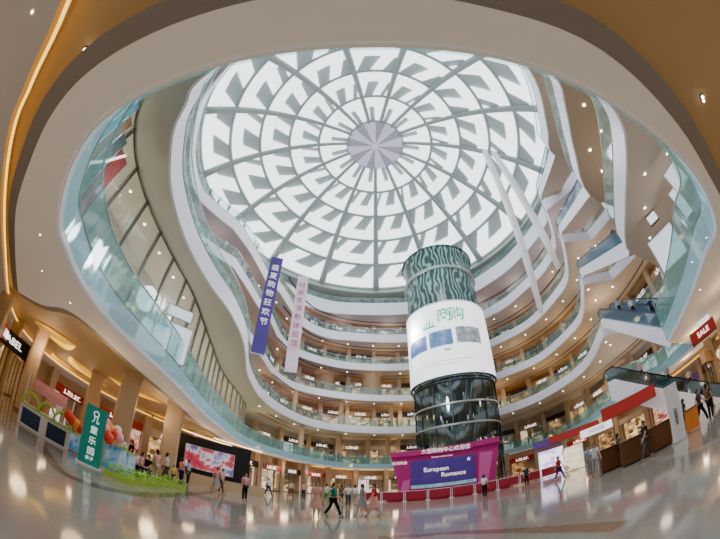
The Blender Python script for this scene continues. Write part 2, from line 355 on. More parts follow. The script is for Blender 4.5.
# ------------------------------------------------------------------ ground floor
def floor_mat():
    m = bpy.data.materials.new('polished_marble_floor'); m.use_nodes = True; nt = m.node_tree; b = nt.nodes['Principled BSDF']
    tc = nt.nodes.new('ShaderNodeTexCoord'); br = nt.nodes.new('ShaderNodeTexBrick'); br.offset = 0
    br.inputs['Scale'].default_value = 1.0; br.inputs['Brick Width'].default_value = 1.2; br.inputs['Row Height'].default_value = 1.2
    br.inputs['Color1'].default_value = (.40, .36, .31, 1); br.inputs['Color2'].default_value = (.36, .325, .285, 1); br.inputs['Mortar'].default_value = (.30, .27, .24, 1)
    br.inputs['Mortar Size'].default_value = .006
    nt.links.new(tc.outputs['Object'], br.inputs['Vector'])
    n = nt.nodes.new('ShaderNodeTexNoise'); n.inputs['Scale'].default_value = .8; n.inputs['Detail'].default_value = 6; nt.links.new(tc.outputs['Object'], n.inputs['Vector'])
    mx = nt.nodes.new('ShaderNodeMix'); mx.data_type = 'RGBA'; mx.blend_type = 'MULTIPLY'; mx.inputs[0].default_value = .35
    nt.links.new(br.outputs['Color'], mx.inputs[6]); nt.links.new(n.outputs['Color'], mx.inputs[7]); nt.links.new(mx.outputs[2], b.inputs['Base Color'])
    b.inputs['Roughness'].default_value = .09; b.inputs['Specular IOR Level'].default_value = .75
    n2 = nt.nodes.new('ShaderNodeTexNoise'); n2.inputs['Scale'].default_value = 1.7; nt.links.new(tc.outputs['Object'], n2.inputs['Vector'])
    bp = nt.nodes.new('ShaderNodeBump'); bp.inputs['Strength'].default_value = .02; nt.links.new(n2.outputs['Fac'], bp.inputs['Height']); nt.links.new(bp.outputs['Normal'], b.inputs['Normal'])
    return m
struct(obj('floor', [(-45, -14, 0), (48, -14, 0), (48, 74, 0), (-45, 74, 0)], [(0, 1, 2, 3)], floor_mat()))
inlay_d = mat('dark_inlay_and_reflection', (.16, .11, .085), .12, var=.15, scale=2); inlay_g = mat('grey_stone_inlay', (.33, .31, .29), .12, var=.1, scale=2)
def inlay(path, w, mm, closed=False):
    p = smooth(path, closed=closed); struct(obj('floor', *strip(p, .004, offset(p, w, closed), .004, closed), mm))
inlay([(-9.4,6.2),(-7.4,5.2),(-6.0,5.0),(-5.6,6.6),(-5.9,9.2),(-7.2,15),(-9,24),(-7,36),(-2,44),(6,47),(15,44)], .45, inlay_d)  # dark floor band; along the play area it paints the platform edge's reflection
inlay([(16.5,19),(12.8,12),(10.6,8.4),(8.8,5.6),(8.0,3)], -.5, inlay_g)
inlay([(.6,8.9),(2.4,8.6),(3.4,7.2),(3.9,5.2),(3.9,3.6)], -.45, mat('red_brown_inlay', (.24, .15, .11), .1, var=.2, scale=2))
inlay([(-3,20),(0,17),(5,15.5),(10,17),(14,21)], .35, inlay_g)

# ------------------------------------------------------------------ perimeter walls
wall_m = mat('warm_wall_panel', (.50, .36, .24), .5, var=.08, scale=.6)
W1 = smooth([(8,-4),(13,.2),(18.5,4.8),(22,8.6),(31,12),(35,20),(34,32),(32,42),(25,51),(15,56),(5,57.5),(-4,54.2),(-10,46),(-13,38),(-16,31),(-20.5,24),(-26,20),(-26,13),(-21,8.6),(-13,2.4),(-7.5,-1.8)][::-1], closed=False)
struct(obj('wall_ground', *strip(W1, 0, W1, 4.98, False), wall_m))
WG = smooth([(-20,0),(-24,10),(-24,20),(-19.5,28),(-18,36),(-15.5,46),(-8,54.2),(0,56.8),(9,57.2),(18,54.8),(27,49),(32,41),(33,30),(32,20),(31,10),(26,0),(10,-5)], closed=False)
for k in range(3, 7):
    struct(obj('wall_back', *strip(WG, ZB[k]+THK[k], WG, ZB[k+1], False), wall_m))
W2 = smooth([(-19,0),(-15,5),(-14.5,12),(-15,20),(-17,28),(-17.5,36),(-15.5,46),(-8,54.2),(0,56.8),(9,57.2),(18,54.8),(27,51),(33,43),(33,30),(32,20),(30,12),(23,6),(19,1),(12,-4)], closed=False)
struct(obj('wall_back', *strip(W2, ZB[2]+THK[2], W2, ZB[3], False), mat('grey_beige_wall', (.44, .41, .37), .5, var=.08, scale=.6)))

# ------------------------------------------------------------------ fill lamps added in the storeys, without fittings
def fill_lamp(p, e, col=(1, .74, .48), r=.25):
    l = bpy.data.lights.new('fill_lamp', 'POINT'); l.energy = e; l.color = col; l.shadow_soft_size = r
    o = bpy.data.objects.new('fill_lamp', l); C.objects.link(o); o.location = p
def along_(c, step, lo=0):
    out = []; s = lo
    for i in range(len(c)-1):
        a, b = c[i], c[i+1]; L = (b-a).length
        while s < L: out.append((a+(b-a)*(s/L), (b-a).normalized())); s += step
        s -= L
    return out
for k in range(2, 7):
    for p, t in along(offset(CON[k], 3.2), 9.0, 3):
        if p.y < 5 and abs(p.x) < 7: continue
        fill_lamp((p.x, p.y, ZB[k]+THK[k]+2.0), (105 if k < 5 else 75) if p.y > 20 else 60, (1, .70, .36) if k < 6 and p.y > 25 else (1, .84, .74), .5)
for p, t in along(offset(CON[2], 2.2), 7.0, 2):
    if p.y > 3: fill_lamp((p.x, p.y, 3.7), 80 if p.y > 20 else 50, (1, .72, .45), .5)
for x, y in ((-15, 9), (-17, 15), (-12, 17), (-21, 15)): fill_lamp((x, y, 3.8), 70, (1, .72, .44), .5)
for x, y in ((17, 8), (24, 13), (27, 20)): fill_lamp((x, y, 4.0), 80, (1, .7, .45))
for x, y in ((-3, -3), (3, -4), (-7, -2), (9, -2)): fill_lamp((x, y, 2.4), 30, (1, .78, .56), .4)
# bounce of the big bright hall: soft lamps standing in the open hall height
for x, y, z in ((0, 20, 14), (6, 34, 20), (2, 12, 24), (8, 24, 29)): fill_lamp((x, y, z), 1500, (.92, .95, 1), 1.2)
w = bpy.data.worlds.new('world'); bpy.context.scene.world = w; w.use_nodes = True
w.node_tree.nodes['Background'].inputs[0].default_value = (.9, .95, 1, 1); w.node_tree.nodes['Background'].inputs[1].default_value = .6
#PART2
# ------------------------------------------------------------------ shopfronts (one thing per bay)
WORDN = ['first','second','third','fourth','fifth','sixth','seventh','eighth','ninth','tenth','eleventh','twelfth','thirteenth','fourteenth','fifteenth','sixteenth','seventeenth','eighteenth','nineteenth','twentieth']
def disp(name, cols, e, sc=1.6):
    return blendmat(name, [(i/len(cols), c) for i, c in enumerate(cols)], 'voronoi', sc, .5, e, (1, 1, 1.6), True)
DISP = [('golden lit', disp('display_gold', [(.12,.06,.02),(.55,.30,.10),(.85,.60,.28),(.95,.80,.50)], 1.0)),
        ('amber lit', disp('display_amber', [(.08,.04,.02),(.35,.18,.07),(.75,.42,.14),(.30,.12,.05)], .8)),
        ('bright white lit', disp('display_white', [(.55,.50,.48),(.95,.90,.85),(.80,.70,.66),(.98,.95,.92)], 1.1)),
        ('dim brown', disp('display_brown', [(.05,.03,.02),(.20,.12,.07),(.38,.24,.14),(.12,.07,.05)], .5)),
        ('rosy lit', disp('display_rose', [(.30,.08,.06),(.70,.30,.22),(.90,.66,.52),(.45,.10,.10)], .8)),
        ('creamy lit', disp('display_cream', [(.50,.36,.22),(.80,.62,.40),(.92,.82,.62),(.40,.25,.14)], .9))]
HEAD = [('dark brown', mat('header_brown', (.045,.025,.02), .4, var=.1)), ('black', mat('header_black', (.012,.012,.014), .3, var=.1)),
        ('tan', mat('header_tan', (.45,.30,.18), .5, var=.1)), ('crimson', mat('header_crimson', (.33,.025,.025), .4, emis=.05, ecol=(.7,.04,.04), var=.1)),
        ('cream', mat('header_cream', (.62,.52,.40), .5, var=.06)), ('violet', mat('header_violet', (.12,.05,.28), .4, emis=.08, ecol=(.2,.08,.6), var=.1))]
pil_m = mat('pilaster_stone', (.50, .38, .27), .35, var=.08, scale=1)
letter_m = mat('white_letter', (.9,.9,.9), .4, emis=1.6, ecol=(1,.96,.9), var=.02)
frame_m = mat('bronze_frame', (.10, .07, .05), .35, .6, var=.1)
_bay = {}
def shopfront(p, t, wd, z0, z1, di, hi, label, group, name='shopfront', mark=True):
    """p = left end of the bay seen from the hall, local +x along the front, local -y faces the hall"""
    o = thing(name, label, 'shop', (p.x, p.y, z0), math.atan2(t.y, t.x), group)
    key = (round(wd, 1), round(z1-z0, 1)); h = z1-z0; hh = min(2.9, h*.62)
    if key not in _bay:
        d = {}
        a = G().box(-.35, .35, -.25, .5, 0, h-.01); a.box(-.40, .40, -.30, .5, 0, .15); a.box(-.38, .38, -.28, .5, h-.2, h-.01)
        d['pilaster'] = (a.build('pilaster', pil_m), pil_m)
        a = G().box(.35, wd-.35, -.08, .3, hh, min(h-.05, hh+.75)); a.box(.35, wd-.35, -.12, -.08, hh-.04, hh+.03)
        d['header'] = (a.build('header', pil_m), None)
        a = G(); a.box(.35, wd-.35, 1.2, 1.25, 0, hh)
        a.box(.7, wd*.42, .75, 1.15, 0, .9); a.box(wd*.55, wd-.8, .8, 1.15, 0, 1.15)
        a.box(.5, wd-.5, 1.0, 1.2, 1.75, 1.8)
        d['display'] = (a.build('display', pil_m), None)
        a = G()
        for x in (.38, wd/3+.1, wd*2/3-.1, wd-.38): a.box(x-.03, x+.03, -.02, .05, 0, hh)
        a.box(.35, wd-.35, -.02, .05, hh-.06, hh); a.box(.35, wd-.35, -.02, .05, 0, .10)
        d['window_frame'] = (a.build('window_frame', frame_m), frame_m)
        a = G().add([(.38, .0, .1), (wd-.38, .0, .1), (wd-.38, .0, hh-.06), (.38, .0, hh-.06)], [(0, 1, 2, 3)])
        d['glass'] = (a.build('glass', shop_glass), shop_glass)
        a = G(); x = wd*.3; rnd = random.Random(int(wd*10))
        for i in range(6):
            ww = rnd.uniform(.16, .30); x2 = x+ww
            if i % 3 == 0: a.lathe([(.14, 0), (.14, .05), (.07, .05), (.07, 0)], 10); 
            a.v = a.v
            x = x2+.12
        a = G(); x = wd*.30; a.box(wd*.28, wd*.72, -.12, -.08, hh+.14, hh+.17)
        for i in range(5):
            a.box(x, x+.06, -.13, -.08, hh+.2, hh+.55); a.box(x, x+.24, -.13, -.08, hh+(.2, .49, .34)[i % 3], hh+(.26, .55, .40)[i % 3])
            if i % 2: a.box(x+.2, x+.26, -.13, -.08, hh+.2, hh+.55)
            x += wd*.085
        d['sign_mark'] = (a.build('sign_mark', letter_m), letter_m)
        for nm_ in d:
            me_ = d[nm_][0].data; ob_ = d[nm_][0]; d[nm_] = (me_, d[nm_][1]); bpy.data.objects.remove(ob_)
        _bay[key] = d
    for nm, (q, mm) in _bay[key].items():
        if nm == 'sign_mark' and not mark: continue
        c = bpy.data.objects.new(nm, q); C.objects.link(c); c.parent = o
        if mm is None:
            c.material_slots[0].link = 'OBJECT'; c.material_slots[0].material = (HEAD[hi][1] if nm == 'header' else DISP[di][1])
    return o
TA = math.atan2(11.9, 38)
def bays(path, wd, z0, z1, cond, level, rnd, pal, hp):
    pts = [(p, t) for p, t in along(path, wd, 1.0) if cond(p)]
    left = sorted([q for q in pts if math.atan2(q[0].x, q[0].y) < TA], key=lambda q: -math.atan2(q[0].x, q[0].y))
    right = sorted([q for q in pts if math.atan2(q[0].x, q[0].y) >= TA], key=lambda q: math.atan2(q[0].x, q[0].y))
    for side, L in (('left', left), ('right', right)):
        for i, (p, t) in enumerate(L):
            di = pal[rnd.randrange(len(pal))]; hi = hp[rnd.randrange(len(hp))]
            shopfront(p, t, wd-.05, z0, z1, di, hi, f'{DISP[di][0]} shopfront, {HEAD[hi][0]} header, {WORDN[i]} {side} of the lift tower, {level} floor', f'shopfronts of the {level} floor', mark=rnd.random() < .8)
RV = random.Random(3)
def inward(path, d): return offset(path, -d, False)
bays(inward(W1[::-1][::-1], -.0) if False else [q for q in offset(W1, -1.3, False)], 5.2, 0, 4.9, lambda p: (p.y > 30) or p.x > 22 or (p.x < -15 and p.y > 3), 'ground', RV, [0, 0, 1, 2, 5, 4], [0, 0, 4, 3, 5, 2])
bays(offset(W2, -1.3, False), 5.2, 5.5, 10.4, lambda p: p.y > 36 or p.x > 24, 'second', RV, [0, 1, 3, 5, 2], [0, 1, 2, 4])
BP = {k: smooth([(-14,36),(-13.6,42),(-11.5,48),(-7,52),(0,53.9),(8,54.5),(16,52),(23,47.5),(28.5,41.5),(30.5,34),(30.6,27),(30,18),(28,9)], closed=False) for k in (3, 4, 5, 6)}
for k in (3, 4, 5, 6):
    bays(BP[k], 4.6, ZB[k]+THK[k], ZB[k+1], lambda p: p.y > 36 or (p.x > 26 and p.y > 12), ORD[k], RV, [1, 3, 0, 4, 5] if k < 6 else [3, 3, 4], [0, 1, 2, 0, 2])

# ------------------------------------------------------------------ left second-floor glazed shop wall
SG = smooth([(-4.6,.6),(-6.6,1.4),(-7.7,2.5),(-8.35,3.8),(-8.7,5.2),(-8.9,7),(-9.0,9.9),(-9.2,13.2),(-10.5,19),(-11.9,25),(-12.6,32),(-13.5,37)], closed=False)
sgw = thing('glazed_shop_wall', 'tall curved shop window wall with slanting dark mullions behind the left second floor balustrade', 'shop window')
g = G(); g.add(*strip(SG, 5.5, SG, 10.38, False)); g.build('glass_sheet', grey_glass, sgw)
for p, t in along(offset(SG, 1.4, False), 3.6, 3): fill_lamp((p.x, p.y, 8.3), 55, (1, .88, .72), .3)  # fill lights added to brighten the shop behind the glass
mull = mat('dark_mullion', (.13, .14, .12), .4, .4, var=.1)
mm = None
for p, t in along(SG, 1.75, .9):
    if mm is None:
        q = G().box(-.045, .045, -.05, .12, 5.5, 10.38).build('mullion', mull, sgw); mm = q.data
    else: q = bpy.data.objects.new('mullion', mm); C.objects.link(q); q.parent = sgw
    q.location = (p.x, p.y, 0); q.rotation_euler = (0, 0, math.atan2(t.y, t.x))
for z in (5.56, 10.33):
    g = G(); g.tube([(p.x, p.y, z) for p in SG], .05, 4); g.build('transom', mull, sgw)
g = G(); SGb = offset(SG, 2.6, False); g.add(*strip(SGb, 5.5, SGb, 10.38, False)); struct(g.build('wall_left', blendmat('shop_interior_wall', [(0, (.30,.30,.27)), (.5, (.46,.45,.40)), (1, (.52,.46,.38))], scale=.5, rough=.6)))
def mount(name, label, cat, p, toward, w, h, m, parts=None, thick=.06):
    """an upright panel at p (bottom centre) that faces the point toward"""
    d = Vector((toward[0]-p[0], toward[1]-p[1])); o = thing(name, label, cat, p, math.atan2(d.y, d.x)+math.pi/2)
    G().box(-w/2, w/2, -thick/2, thick/2, 0, h).build('board', m, o)
    G().box(-w/2-.04, -w/2, -thick/2-.02, thick/2, -.04, h+.04).box(w/2, w/2+.04, -thick/2-.02, thick/2, -.04, h+.04).box(-w/2, w/2, -thick/2-.02, thick/2, -.04, 0).box(-w/2, w/2, -thick/2-.02, thick/2, h, h+.04).build('frame', steel, o)
    return o
posters = [((-5.9, 1.25), 'teal', (.05,.26,.27)), ((-6.5, 1.65), 'sea blue', (.04,.32,.52)), ((-7.05, 2.15), 'brown', (.26,.13,.07)), ((-7.6, 2.75), 'dark slate', (.08,.12,.13)), ((-8.0, 3.55), 'brick red', (.30,.06,.05))]
for (x, y), nm, c in posters:
    mount('shop_poster', f'tall {nm} poster hung inside the left second floor glazed shop wall near the camera', 'poster', (x-.25, y+.02, 6.2), (0, 4), .85, 3.3, blendmat('poster_'+nm.replace(' ', '_'), [(0, c), (.5, tuple(min(1, v*1.8) for v in c)), (1, tuple(min(1, v*3+.05) for v in c))], scale=1.2, rough=.4, emis=.12))
bar = G().tube([(0, 0, 0), (0, .5, .8), (0, .9, 1.7)], .045, 8).build('light_bar', mat('white_tube', (.9,.9,.9), .3, emis=1.5, ecol=(1,.97,.9), var=.02)); bar.location = (-7.3, 2.4, 7.0)
tag(bar, 'slim white lit bar slanting across the red and blue posters on the left', 'light')
wb = mat('white_lightbox', (.75,.82,.9), .4, emis=.75, ecol=(.82,.92,1), var=.05, scale=2)
mount('lightbox', 'upper small white lightbox behind the left second floor glazed wall', 'sign', (-8.6, 11.6, 8.0), (0, 0), 1.3, .55, wb)
mount('lightbox', 'large white lightbox leaning behind the left second floor balustrade', 'sign', (-7.75, 10.9, 5.5), (0, 0), 1.1, 1.7, wb)
mount('lightbox', 'wide pale blue lightbox low on the left second floor balustrade', 'sign', (-7.75, 9.2, 5.45), (0, 0), 1.3, .9, wb)
for i, (u, v) in enumerate(((128, 206), (140, 268), (150, 300), (170, 318))):
    pass
dl = None
DLN = 0
def downlight(p, label, r=.07, group='recessed downlights', face=spot_m):
    global dl
    if dl is None:
        rim = G().lathe([(.10, -.02), (.13, -.02), (.13, 0)], 12); rim_o = rim.build('rim', white_c); fc = G().lathe([(0.001, -.012), (.10, -.012)], 12).build('lamp_face', spot_m)
        dl = (rim_o.data, fc.data); bpy.data.objects.remove(rim_o); bpy.data.objects.remove(fc)
    o = thing('downlight', label, 'downlight', p, 0, group)
    for nm, me in zip(('rim', 'lamp_face'), dl):
        q = bpy.data.objects.new(nm, me); C.objects.link(q); q.parent = o; q.scale = (r/.10,)*3
    return o
SGl = offset(SG, .8, False)
for p, t in along(SGl, 1.9, 2.5)[:11]:
    downlight((p.x, p.y, 10.38), 'small bright downlight in the row inside the left second floor glazed shop', .07, 'downlights inside the glazed shop')
# ring downlights, seen left and right on the beige ring
for u, v in ((40, 235), (42, 271), (70, 303)): p = atz(u, v, 4.59); downlight(p, 'tiny round downlight in the left side of the beige ceiling ring', .022, 'left ring downlights')
for u, v in ((706, 238), (692, 262), (700, 290)): p = atz(u, v, 4.59); downlight(p, 'tiny round downlight in the right side of the beige ceiling ring', .022, 'right ring downlights')
for u, v in ((667, 154), (645, 174), (679, 174)): p = atz(u, v, 10.38); downlight(p, 'round downlight in the soffit above the right second floor gallery', .06, 'right third floor soffit downlights')
for u, v in ((645, 208), (650, 238)): p = atz(u, v, 10.38); downlight(p, 'round downlight in the soffit above the right second floor gallery', .06, 'right third floor soffit downlights')
for u, v in ((584, 105), (601, 131), (602, 171), (590, 150)): p = atz(u, v, 15.98); downlight(p, 'round warm downlight in the rose soffit above the right third floor gallery', .09, 'right fourth floor soffit downlights')
for u, v in ((32, 12),): p = atz(u, v, 4.59); downlight(p, 'single small downlight in the outer cream ceiling at the upper left', .03, 'outer ceiling downlight')
for k in range(3, 7):
    for p, t in along(offset(CON[k], 1.5), 4.6, 1):
        if p.y > 34 or (p.x > 22 and p.y > 16): downlight((p.x, p.y, ZB[k]-.01), f'small warm downlight in the soffit under the {ORD[k]} floor gallery edge', .11, f'downlights under the {ORD[k]} floor gallery')
# twin spot fittings in the amber tray
for (u, v), nm in (((88, 50), 'left'), ((702, 98), 'right')):
    p = atz(u, v, 4.97); o = thing('twin_spotlight', f'black twin spotlight fitting in the amber ceiling tray at the upper {nm}', 'spotlight', p, .6)
    G().box(-.09, .09, -.045, .045, -.02, .0).build('housing', black, o)
    for s in (-1, 1): G().lathe([(.001, -.05), (.028, -.05), (.034, -.02)], 10, (s*.045, 0, 0)).build('lamp_face', spot_m, o)

# ------------------------------------------------------------------ crescent recess lights over the play area
def crescent(u0, v0, u1, v1, bulge, label, inner=False):
    a, b = atz(u0, v0, 4.9), atz(u1, v1, 4.9); d = b-a; L = d.length; n = Vector((-d.y, d.x, 0)).normalized()
    o = thing('crescent_light', label, 'ceiling light', (a.x, a.y, 4.9), 0, 'crescent ceiling lights')
    outer = []; inn = []
    for i in range(17):
        t = i/16; p = d*t; s_ = math.sin(math.pi*t)
        outer.append(p+n*(s_*bulge*L)); inn.append(p+n*(s_*bulge*L*.45 - 0)+n*(.0))
    k = 17; g = G(); g.add([(p.x, p.y, -.02) for p in outer]+[(p.x, p.y, -.02) for p in inn], [(i, i+1, k+i+1, k+i) for i in range(k-1)]); g.build('lamp_face', cres_m, o)
    g = G(); g.add([(p.x, p.y, -.012) for p in inn]+[(p.x, p.y, -.012) for p in [d*(i/16)-n*(math.sin(math.pi*i/16)*bulge*L*.25) for i in range(17)]], [(i, i+1, k+i+1, k+i) for i in range(k-1)]); g.build('recess', cresin_m, o)
crescent(76, 346, 34, 320, -.75, 'largest yellow crescent light in the ceiling above the play area')
for i, (q, l) in enumerate((((80, 377, 53, 353), 'second slim yellow crescent light below the largest one'), ((107, 387, 71, 356), 'long yellow crescent light in the middle of the play area ceiling'),
        ((104, 393, 80, 379), 'short yellow crescent light between two longer ones'), ((162, 403, 108, 376), 'longest yellow crescent light beside the wide beige column'), ((113, 408, 84, 394), 'thin yellow crescent light above the green standing sign'),
        ((152, 421, 134, 408), 'thin yellow crescent light behind the wide beige column'), ((176, 421, 148, 411), 'yellow crescent light nearest the ring of the second floor'))):
    crescent(*q, -.34, l)
for q, l in (((184, 430, 232, 446), 'warm cove tube beside the third column under the gallery'), ((214, 438, 262, 452), 'long warm cove tube just under the left gallery edge')):
    a, b = atz(q[0], q[1], 4.55), atz(q[2], q[3], 4.55)
    if (b-a).length > 9: b = a+(b-a).normalized()*9
    tag(G().tube([a, b], .06, 6).build('tube_light', warmtube), l, 'tube light')

# ------------------------------------------------------------------ columns
col_m = mat('golden_beige_column', (.56, .40, .25), .35, var=.07, scale=.8); colbase = mat('column_plinth', (.20, .13, .09), .3, var=.1)
def column(x, y, w, label, z1=4.95):
    o = thing('column', label, 'column', (x, y, 0), math.atan2(y, x))
    r = .18; P = []
    g = G()
    for z, ww in ((0.12, w), (z1, w)):
        for cx, cy, a0 in ((1, 1, 0), (-1, 1, 90), (-1, -1, 180), (1, -1, 270)):
            for a in (0, 30, 60, 90): P.append((cx*(ww/2-r)+r*math.cos(rad(a0+a)), cy*(ww/2-r)+r*math.sin(rad(a0+a)), z))
    g.add(P, [(i, (i+1) % 16, 16+(i+1) % 16, 16+i) for i in range(16)]); g.build('shaft', col_m, o)
    G().box(-w/2-.05, w/2+.05, -w/2-.05, w/2+.05, 0, .16).build('plinth', colbase, o); G().box(-w/2-.04, w/2+.04, -w/2-.04, w/2+.04, z1-.25, z1).build('capital', col_m, o)
for (u, v), d, w, l in (((24, 395), 18.5, .85, 'golden beige square column at the far left behind the play kiosk'), ((126, 405), 16.5, 1.05, 'wide golden beige column standing behind the play area seats'),
                       ((172, 430), 20, 1.1, 'rounded beige column right of the play area, next to the big wall screen'), ((92, 400), 22, .95, 'tan column behind the green standing sign')):
    p = atd(u, v, d); column(p.x, p.y, w, l)
for k in (2, 3):
    for i, (p, t) in enumerate([q for q in along(offset(CON[k], 2.6), 8.5, 4) if q[0].y > 40]):
        o = thing('column', f'round tan column on the {ORD[k]} floor gallery, {WORDN[i]} from the left of the far curve', 'column', (p.x, p.y, ZB[k]+THK[k]))
        G().lathe([(.5, 0), (.5, .12), (.42, .14), (.42, ZB[k+1]-ZB[k]-THK[k]-.2), (.5, ZB[k+1]-ZB[k]-THK[k]-.01)], 16).build('shaft', col_m, o, True)
for x, l in ((-5.6, 'left'), (2.3, 'right')):
    o = thing('round_kiosk', f'round brown slatted kiosk, {l} one of the two on the fourth floor gallery', 'kiosk', (x, 51.9, ZB[4]+THK[4]))
    G().lathe([(1.7, 0), (1.7, 3.7)], 28).build('drum', blendmat('brown_slats_'+l, [(0, (.30,.17,.09)), (1, (.52,.34,.20))], 'wave', 3, .5), o, True); G().lathe([(1.75, 3.6), (1.85, 3.7), (1.75, 3.8)], 28).build('cap_ring', pil_m, o)

# ------------------------------------------------------------------ escalators
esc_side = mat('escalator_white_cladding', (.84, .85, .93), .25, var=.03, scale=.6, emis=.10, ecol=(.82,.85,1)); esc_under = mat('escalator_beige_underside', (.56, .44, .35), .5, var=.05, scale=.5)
esc_glass = glassmat('escalator_balustrade_glass', (.62, .78, .90), .40, (.30, .50, .70))
step_m = blendmat('grooved_step_metal', [(0, (.03,.03,.035)), (1, (.22,.22,.24))], 'wave', 6, .4)
def escalator(a, b, width, label, twin=True, th=1.0, dark=False):
    """a = foot of the inner side (nearest the hall), b = head of the inner side; the body extends to the right of a->b"""
    a, b = Vector(a), Vector(b); d = b-a; L = math.hypot(d.x, d.y); H = d.z
    o = thing('escalator', label, 'escalator', a, math.atan2(d.y, d.x), 'escalators')
    W = -width
    g = G(); prof = [(-.4, -th*.75), (-.4, .0), (0, 0), (L, H), (L+.6, H), (L+.6, H-th*.8), (L*.98, H-th), (L*.02, -th*.95)]
    n = len(prof); vs = [(x, .02, z) for x, z in prof]+[(x, W-.02, z) for x, z in prof]
    g.add(vs, [tuple(range(n))], 0); g.add(vs, [tuple(range(2*n-1, n-1, -1))], 0)
    for i in range(n):
        j = (i+1) % n; under = prof[i][1] < 0 and i >= 5 or i in (5, 6, 7)
        g.add([vs[i], vs[j], vs[n+j], vs[n+i]], [(0, 1, 2, 3)], 1 if i >= 5 else 0)
    g.build('truss_cladding', [esc_side, esc_under], o)
    lanes = [(-.12, W/2+.08), (W/2-.08, W+.12)] if twin else [(-.12, W+.12)]
    for y0, y1 in lanes:
        g = G(); ns = int(H/.2)
        for i in range(ns):
            x0, x1, z = L*i/ns, L*(i+1)/ns, H*(i+1)/ns; ya, yb = min(y0, y1)+.12, max(y0, y1)-.12
            g.add([(x0, ya, z-H/ns+.03), (x0, yb, z-H/ns+.03), (x0, yb, z+.03), (x0, ya, z+.03), (x1, ya, z+.03), (x1, yb, z+.03)], [(0, 1, 2, 3), (3, 2, 5, 4)])
        g.build('steps', step_m, o)
        for y in (y0, y1):
            bl = G().add([(-.5, y, -.0), (0, y, 0), (L, y, H), (L+.5, y, H), (L+.5, y, H+.9), (L, y, H+.95), (0, y, .95), (-.5, y, .9)], [(0, 1, 6, 7), (1, 2, 5, 6), (2, 3, 4, 5)]).build('balustrade', esc_glass if not dark else tower_glass, o)
            G().tube([(-.3, y, .1), (-.75, y, .3), (-.8, y, .65), (-.5, y, .92), (0, y, .98), (L, y, H+.98), (L+.5, y, H+.93), (L+.8, y, H+.65), (L+.7, y, H+.3), (L+.3, y, H+.1)], .05, 6).build('handrail', black, bl)
        G().box(-.9, 0, min(y0, y1)+.1, max(y0, y1)-.1, 0, .03).build('landing_plate', steel, o)
NI, FI = (15.2, 8.7), (20.7, 18.6)
for k in (2, 3, 4, 5):
    dx, dy = FI[0]-NI[0], FI[1]-NI[1]; f = .06
    a = (NI[0]+dx*.04, NI[1]+dy*.04, ZB[k]+THK[k]); b = (NI[0]+dx*.93, NI[1]+dy*.93, ZB[k+1]+THK[k+1])
    escalator(a, b, 2.9, f'white-clad twin escalator climbing from the {ORD[k]} to the {ORD[k+1]} floor, right side')
escalator((20.6, 8.9, 0), (17.0, 15.6, 5.5), 3.4, 'white-clad twin escalator with black handrails climbing from the ground floor', th=1.7, dark=True)

# ------------------------------------------------------------------ lift tower with wrap-round screen
TX, TY, TR = 11.7, 36.2, 5.0
tw = thing('lift_tower', 'round dark glass lift tower with marbled green crown rising through the hall', 'lift tower', (TX, TY, 0))
G().lathe([(TR, 0), (TR, 22.6)], 40).build('glass_skin', tower_glass, tw, True)
core = G().box(-2.6, 2.6, -.4, 3.6, 0, 23)
core.build('core', dsteel, tw)
for i, z in enumerate([5.0, 7.6, 10.0, 12.6]):
    G().lathe([(TR+.02, 0), (TR+.16, .04), (TR+.16, .22), (TR+.02, .26)], 40, (0, 0, z)).build('band', steel if i in (1, 2) else dsteel, tw)
for i in range(16):
    a = 2*math.pi*i/16; G().box(TR-.08, TR+.06, -.07, .07, 0, 22.6).build('mullion', dsteel, tw).rotation_euler = (0, 0, a)
for i in range(6):
    a = rad(200+28*i); G().tube([(3.9*math.cos(a), 3.9*math.sin(a), 0), (3.9*math.cos(a), 3.9*math.sin(a), 22.5)], .16, 8).build('guide_column', mat('grey_guide', (.20,.24,.24), .4, .5, var=.1), tw)
for x, z in ((-2.1, 9.4), (1.9, 3.2)):
    cab = G().lathe([(.001, 0), (1.35, 0), (1.4, .15), (1.4, 2.3), (1.2, 2.5), (.001, 2.5)], 20, (x, -2.2, z)).build('lift_car', mat('lift_car_shell', (.30,.36,.36), .3, .4, emis=.15, ecol=(.8,.8,.7), var=.1), tw)
crown_m = blendmat('marbled_green_crown', [(0, (.008,.025,.026)), (.45, (.02,.065,.062)), (.62, (.05,.14,.13)), (1, (.20,.38,.35))], 'wave', .55, .3, .0, (1, 1, .5), False, 14)
cr = G().lathe([(TR+.12, 22.3), (TR+.05, 24), (TR-.05, 28.35)], 48).build('crown_drum', crown_m, tw, True)
G().lathe([(TR-.12, 28.6), (TR-.15, 30), (TR+.12, 31.6), (TR+.35, 32.2), (TR+.15, 32.25), (.01, 32.0)], 48).build('crown_top', crown_m, tw, True)
G().lathe([(TR-.1, 28.3), (TR+.28, 28.35), (TR+.28, 28.55), (TR-.1, 28.6)], 48).build('crown_ring', mat('pale_ring', (.42,.52,.50), .3, .5, var=.05), tw, True)
G().lathe([(TR+.34, 32.15), (TR+.42, 32.2), (TR+.34, 32.27)], 48).build('crown_lip', dsteel, tw, True)
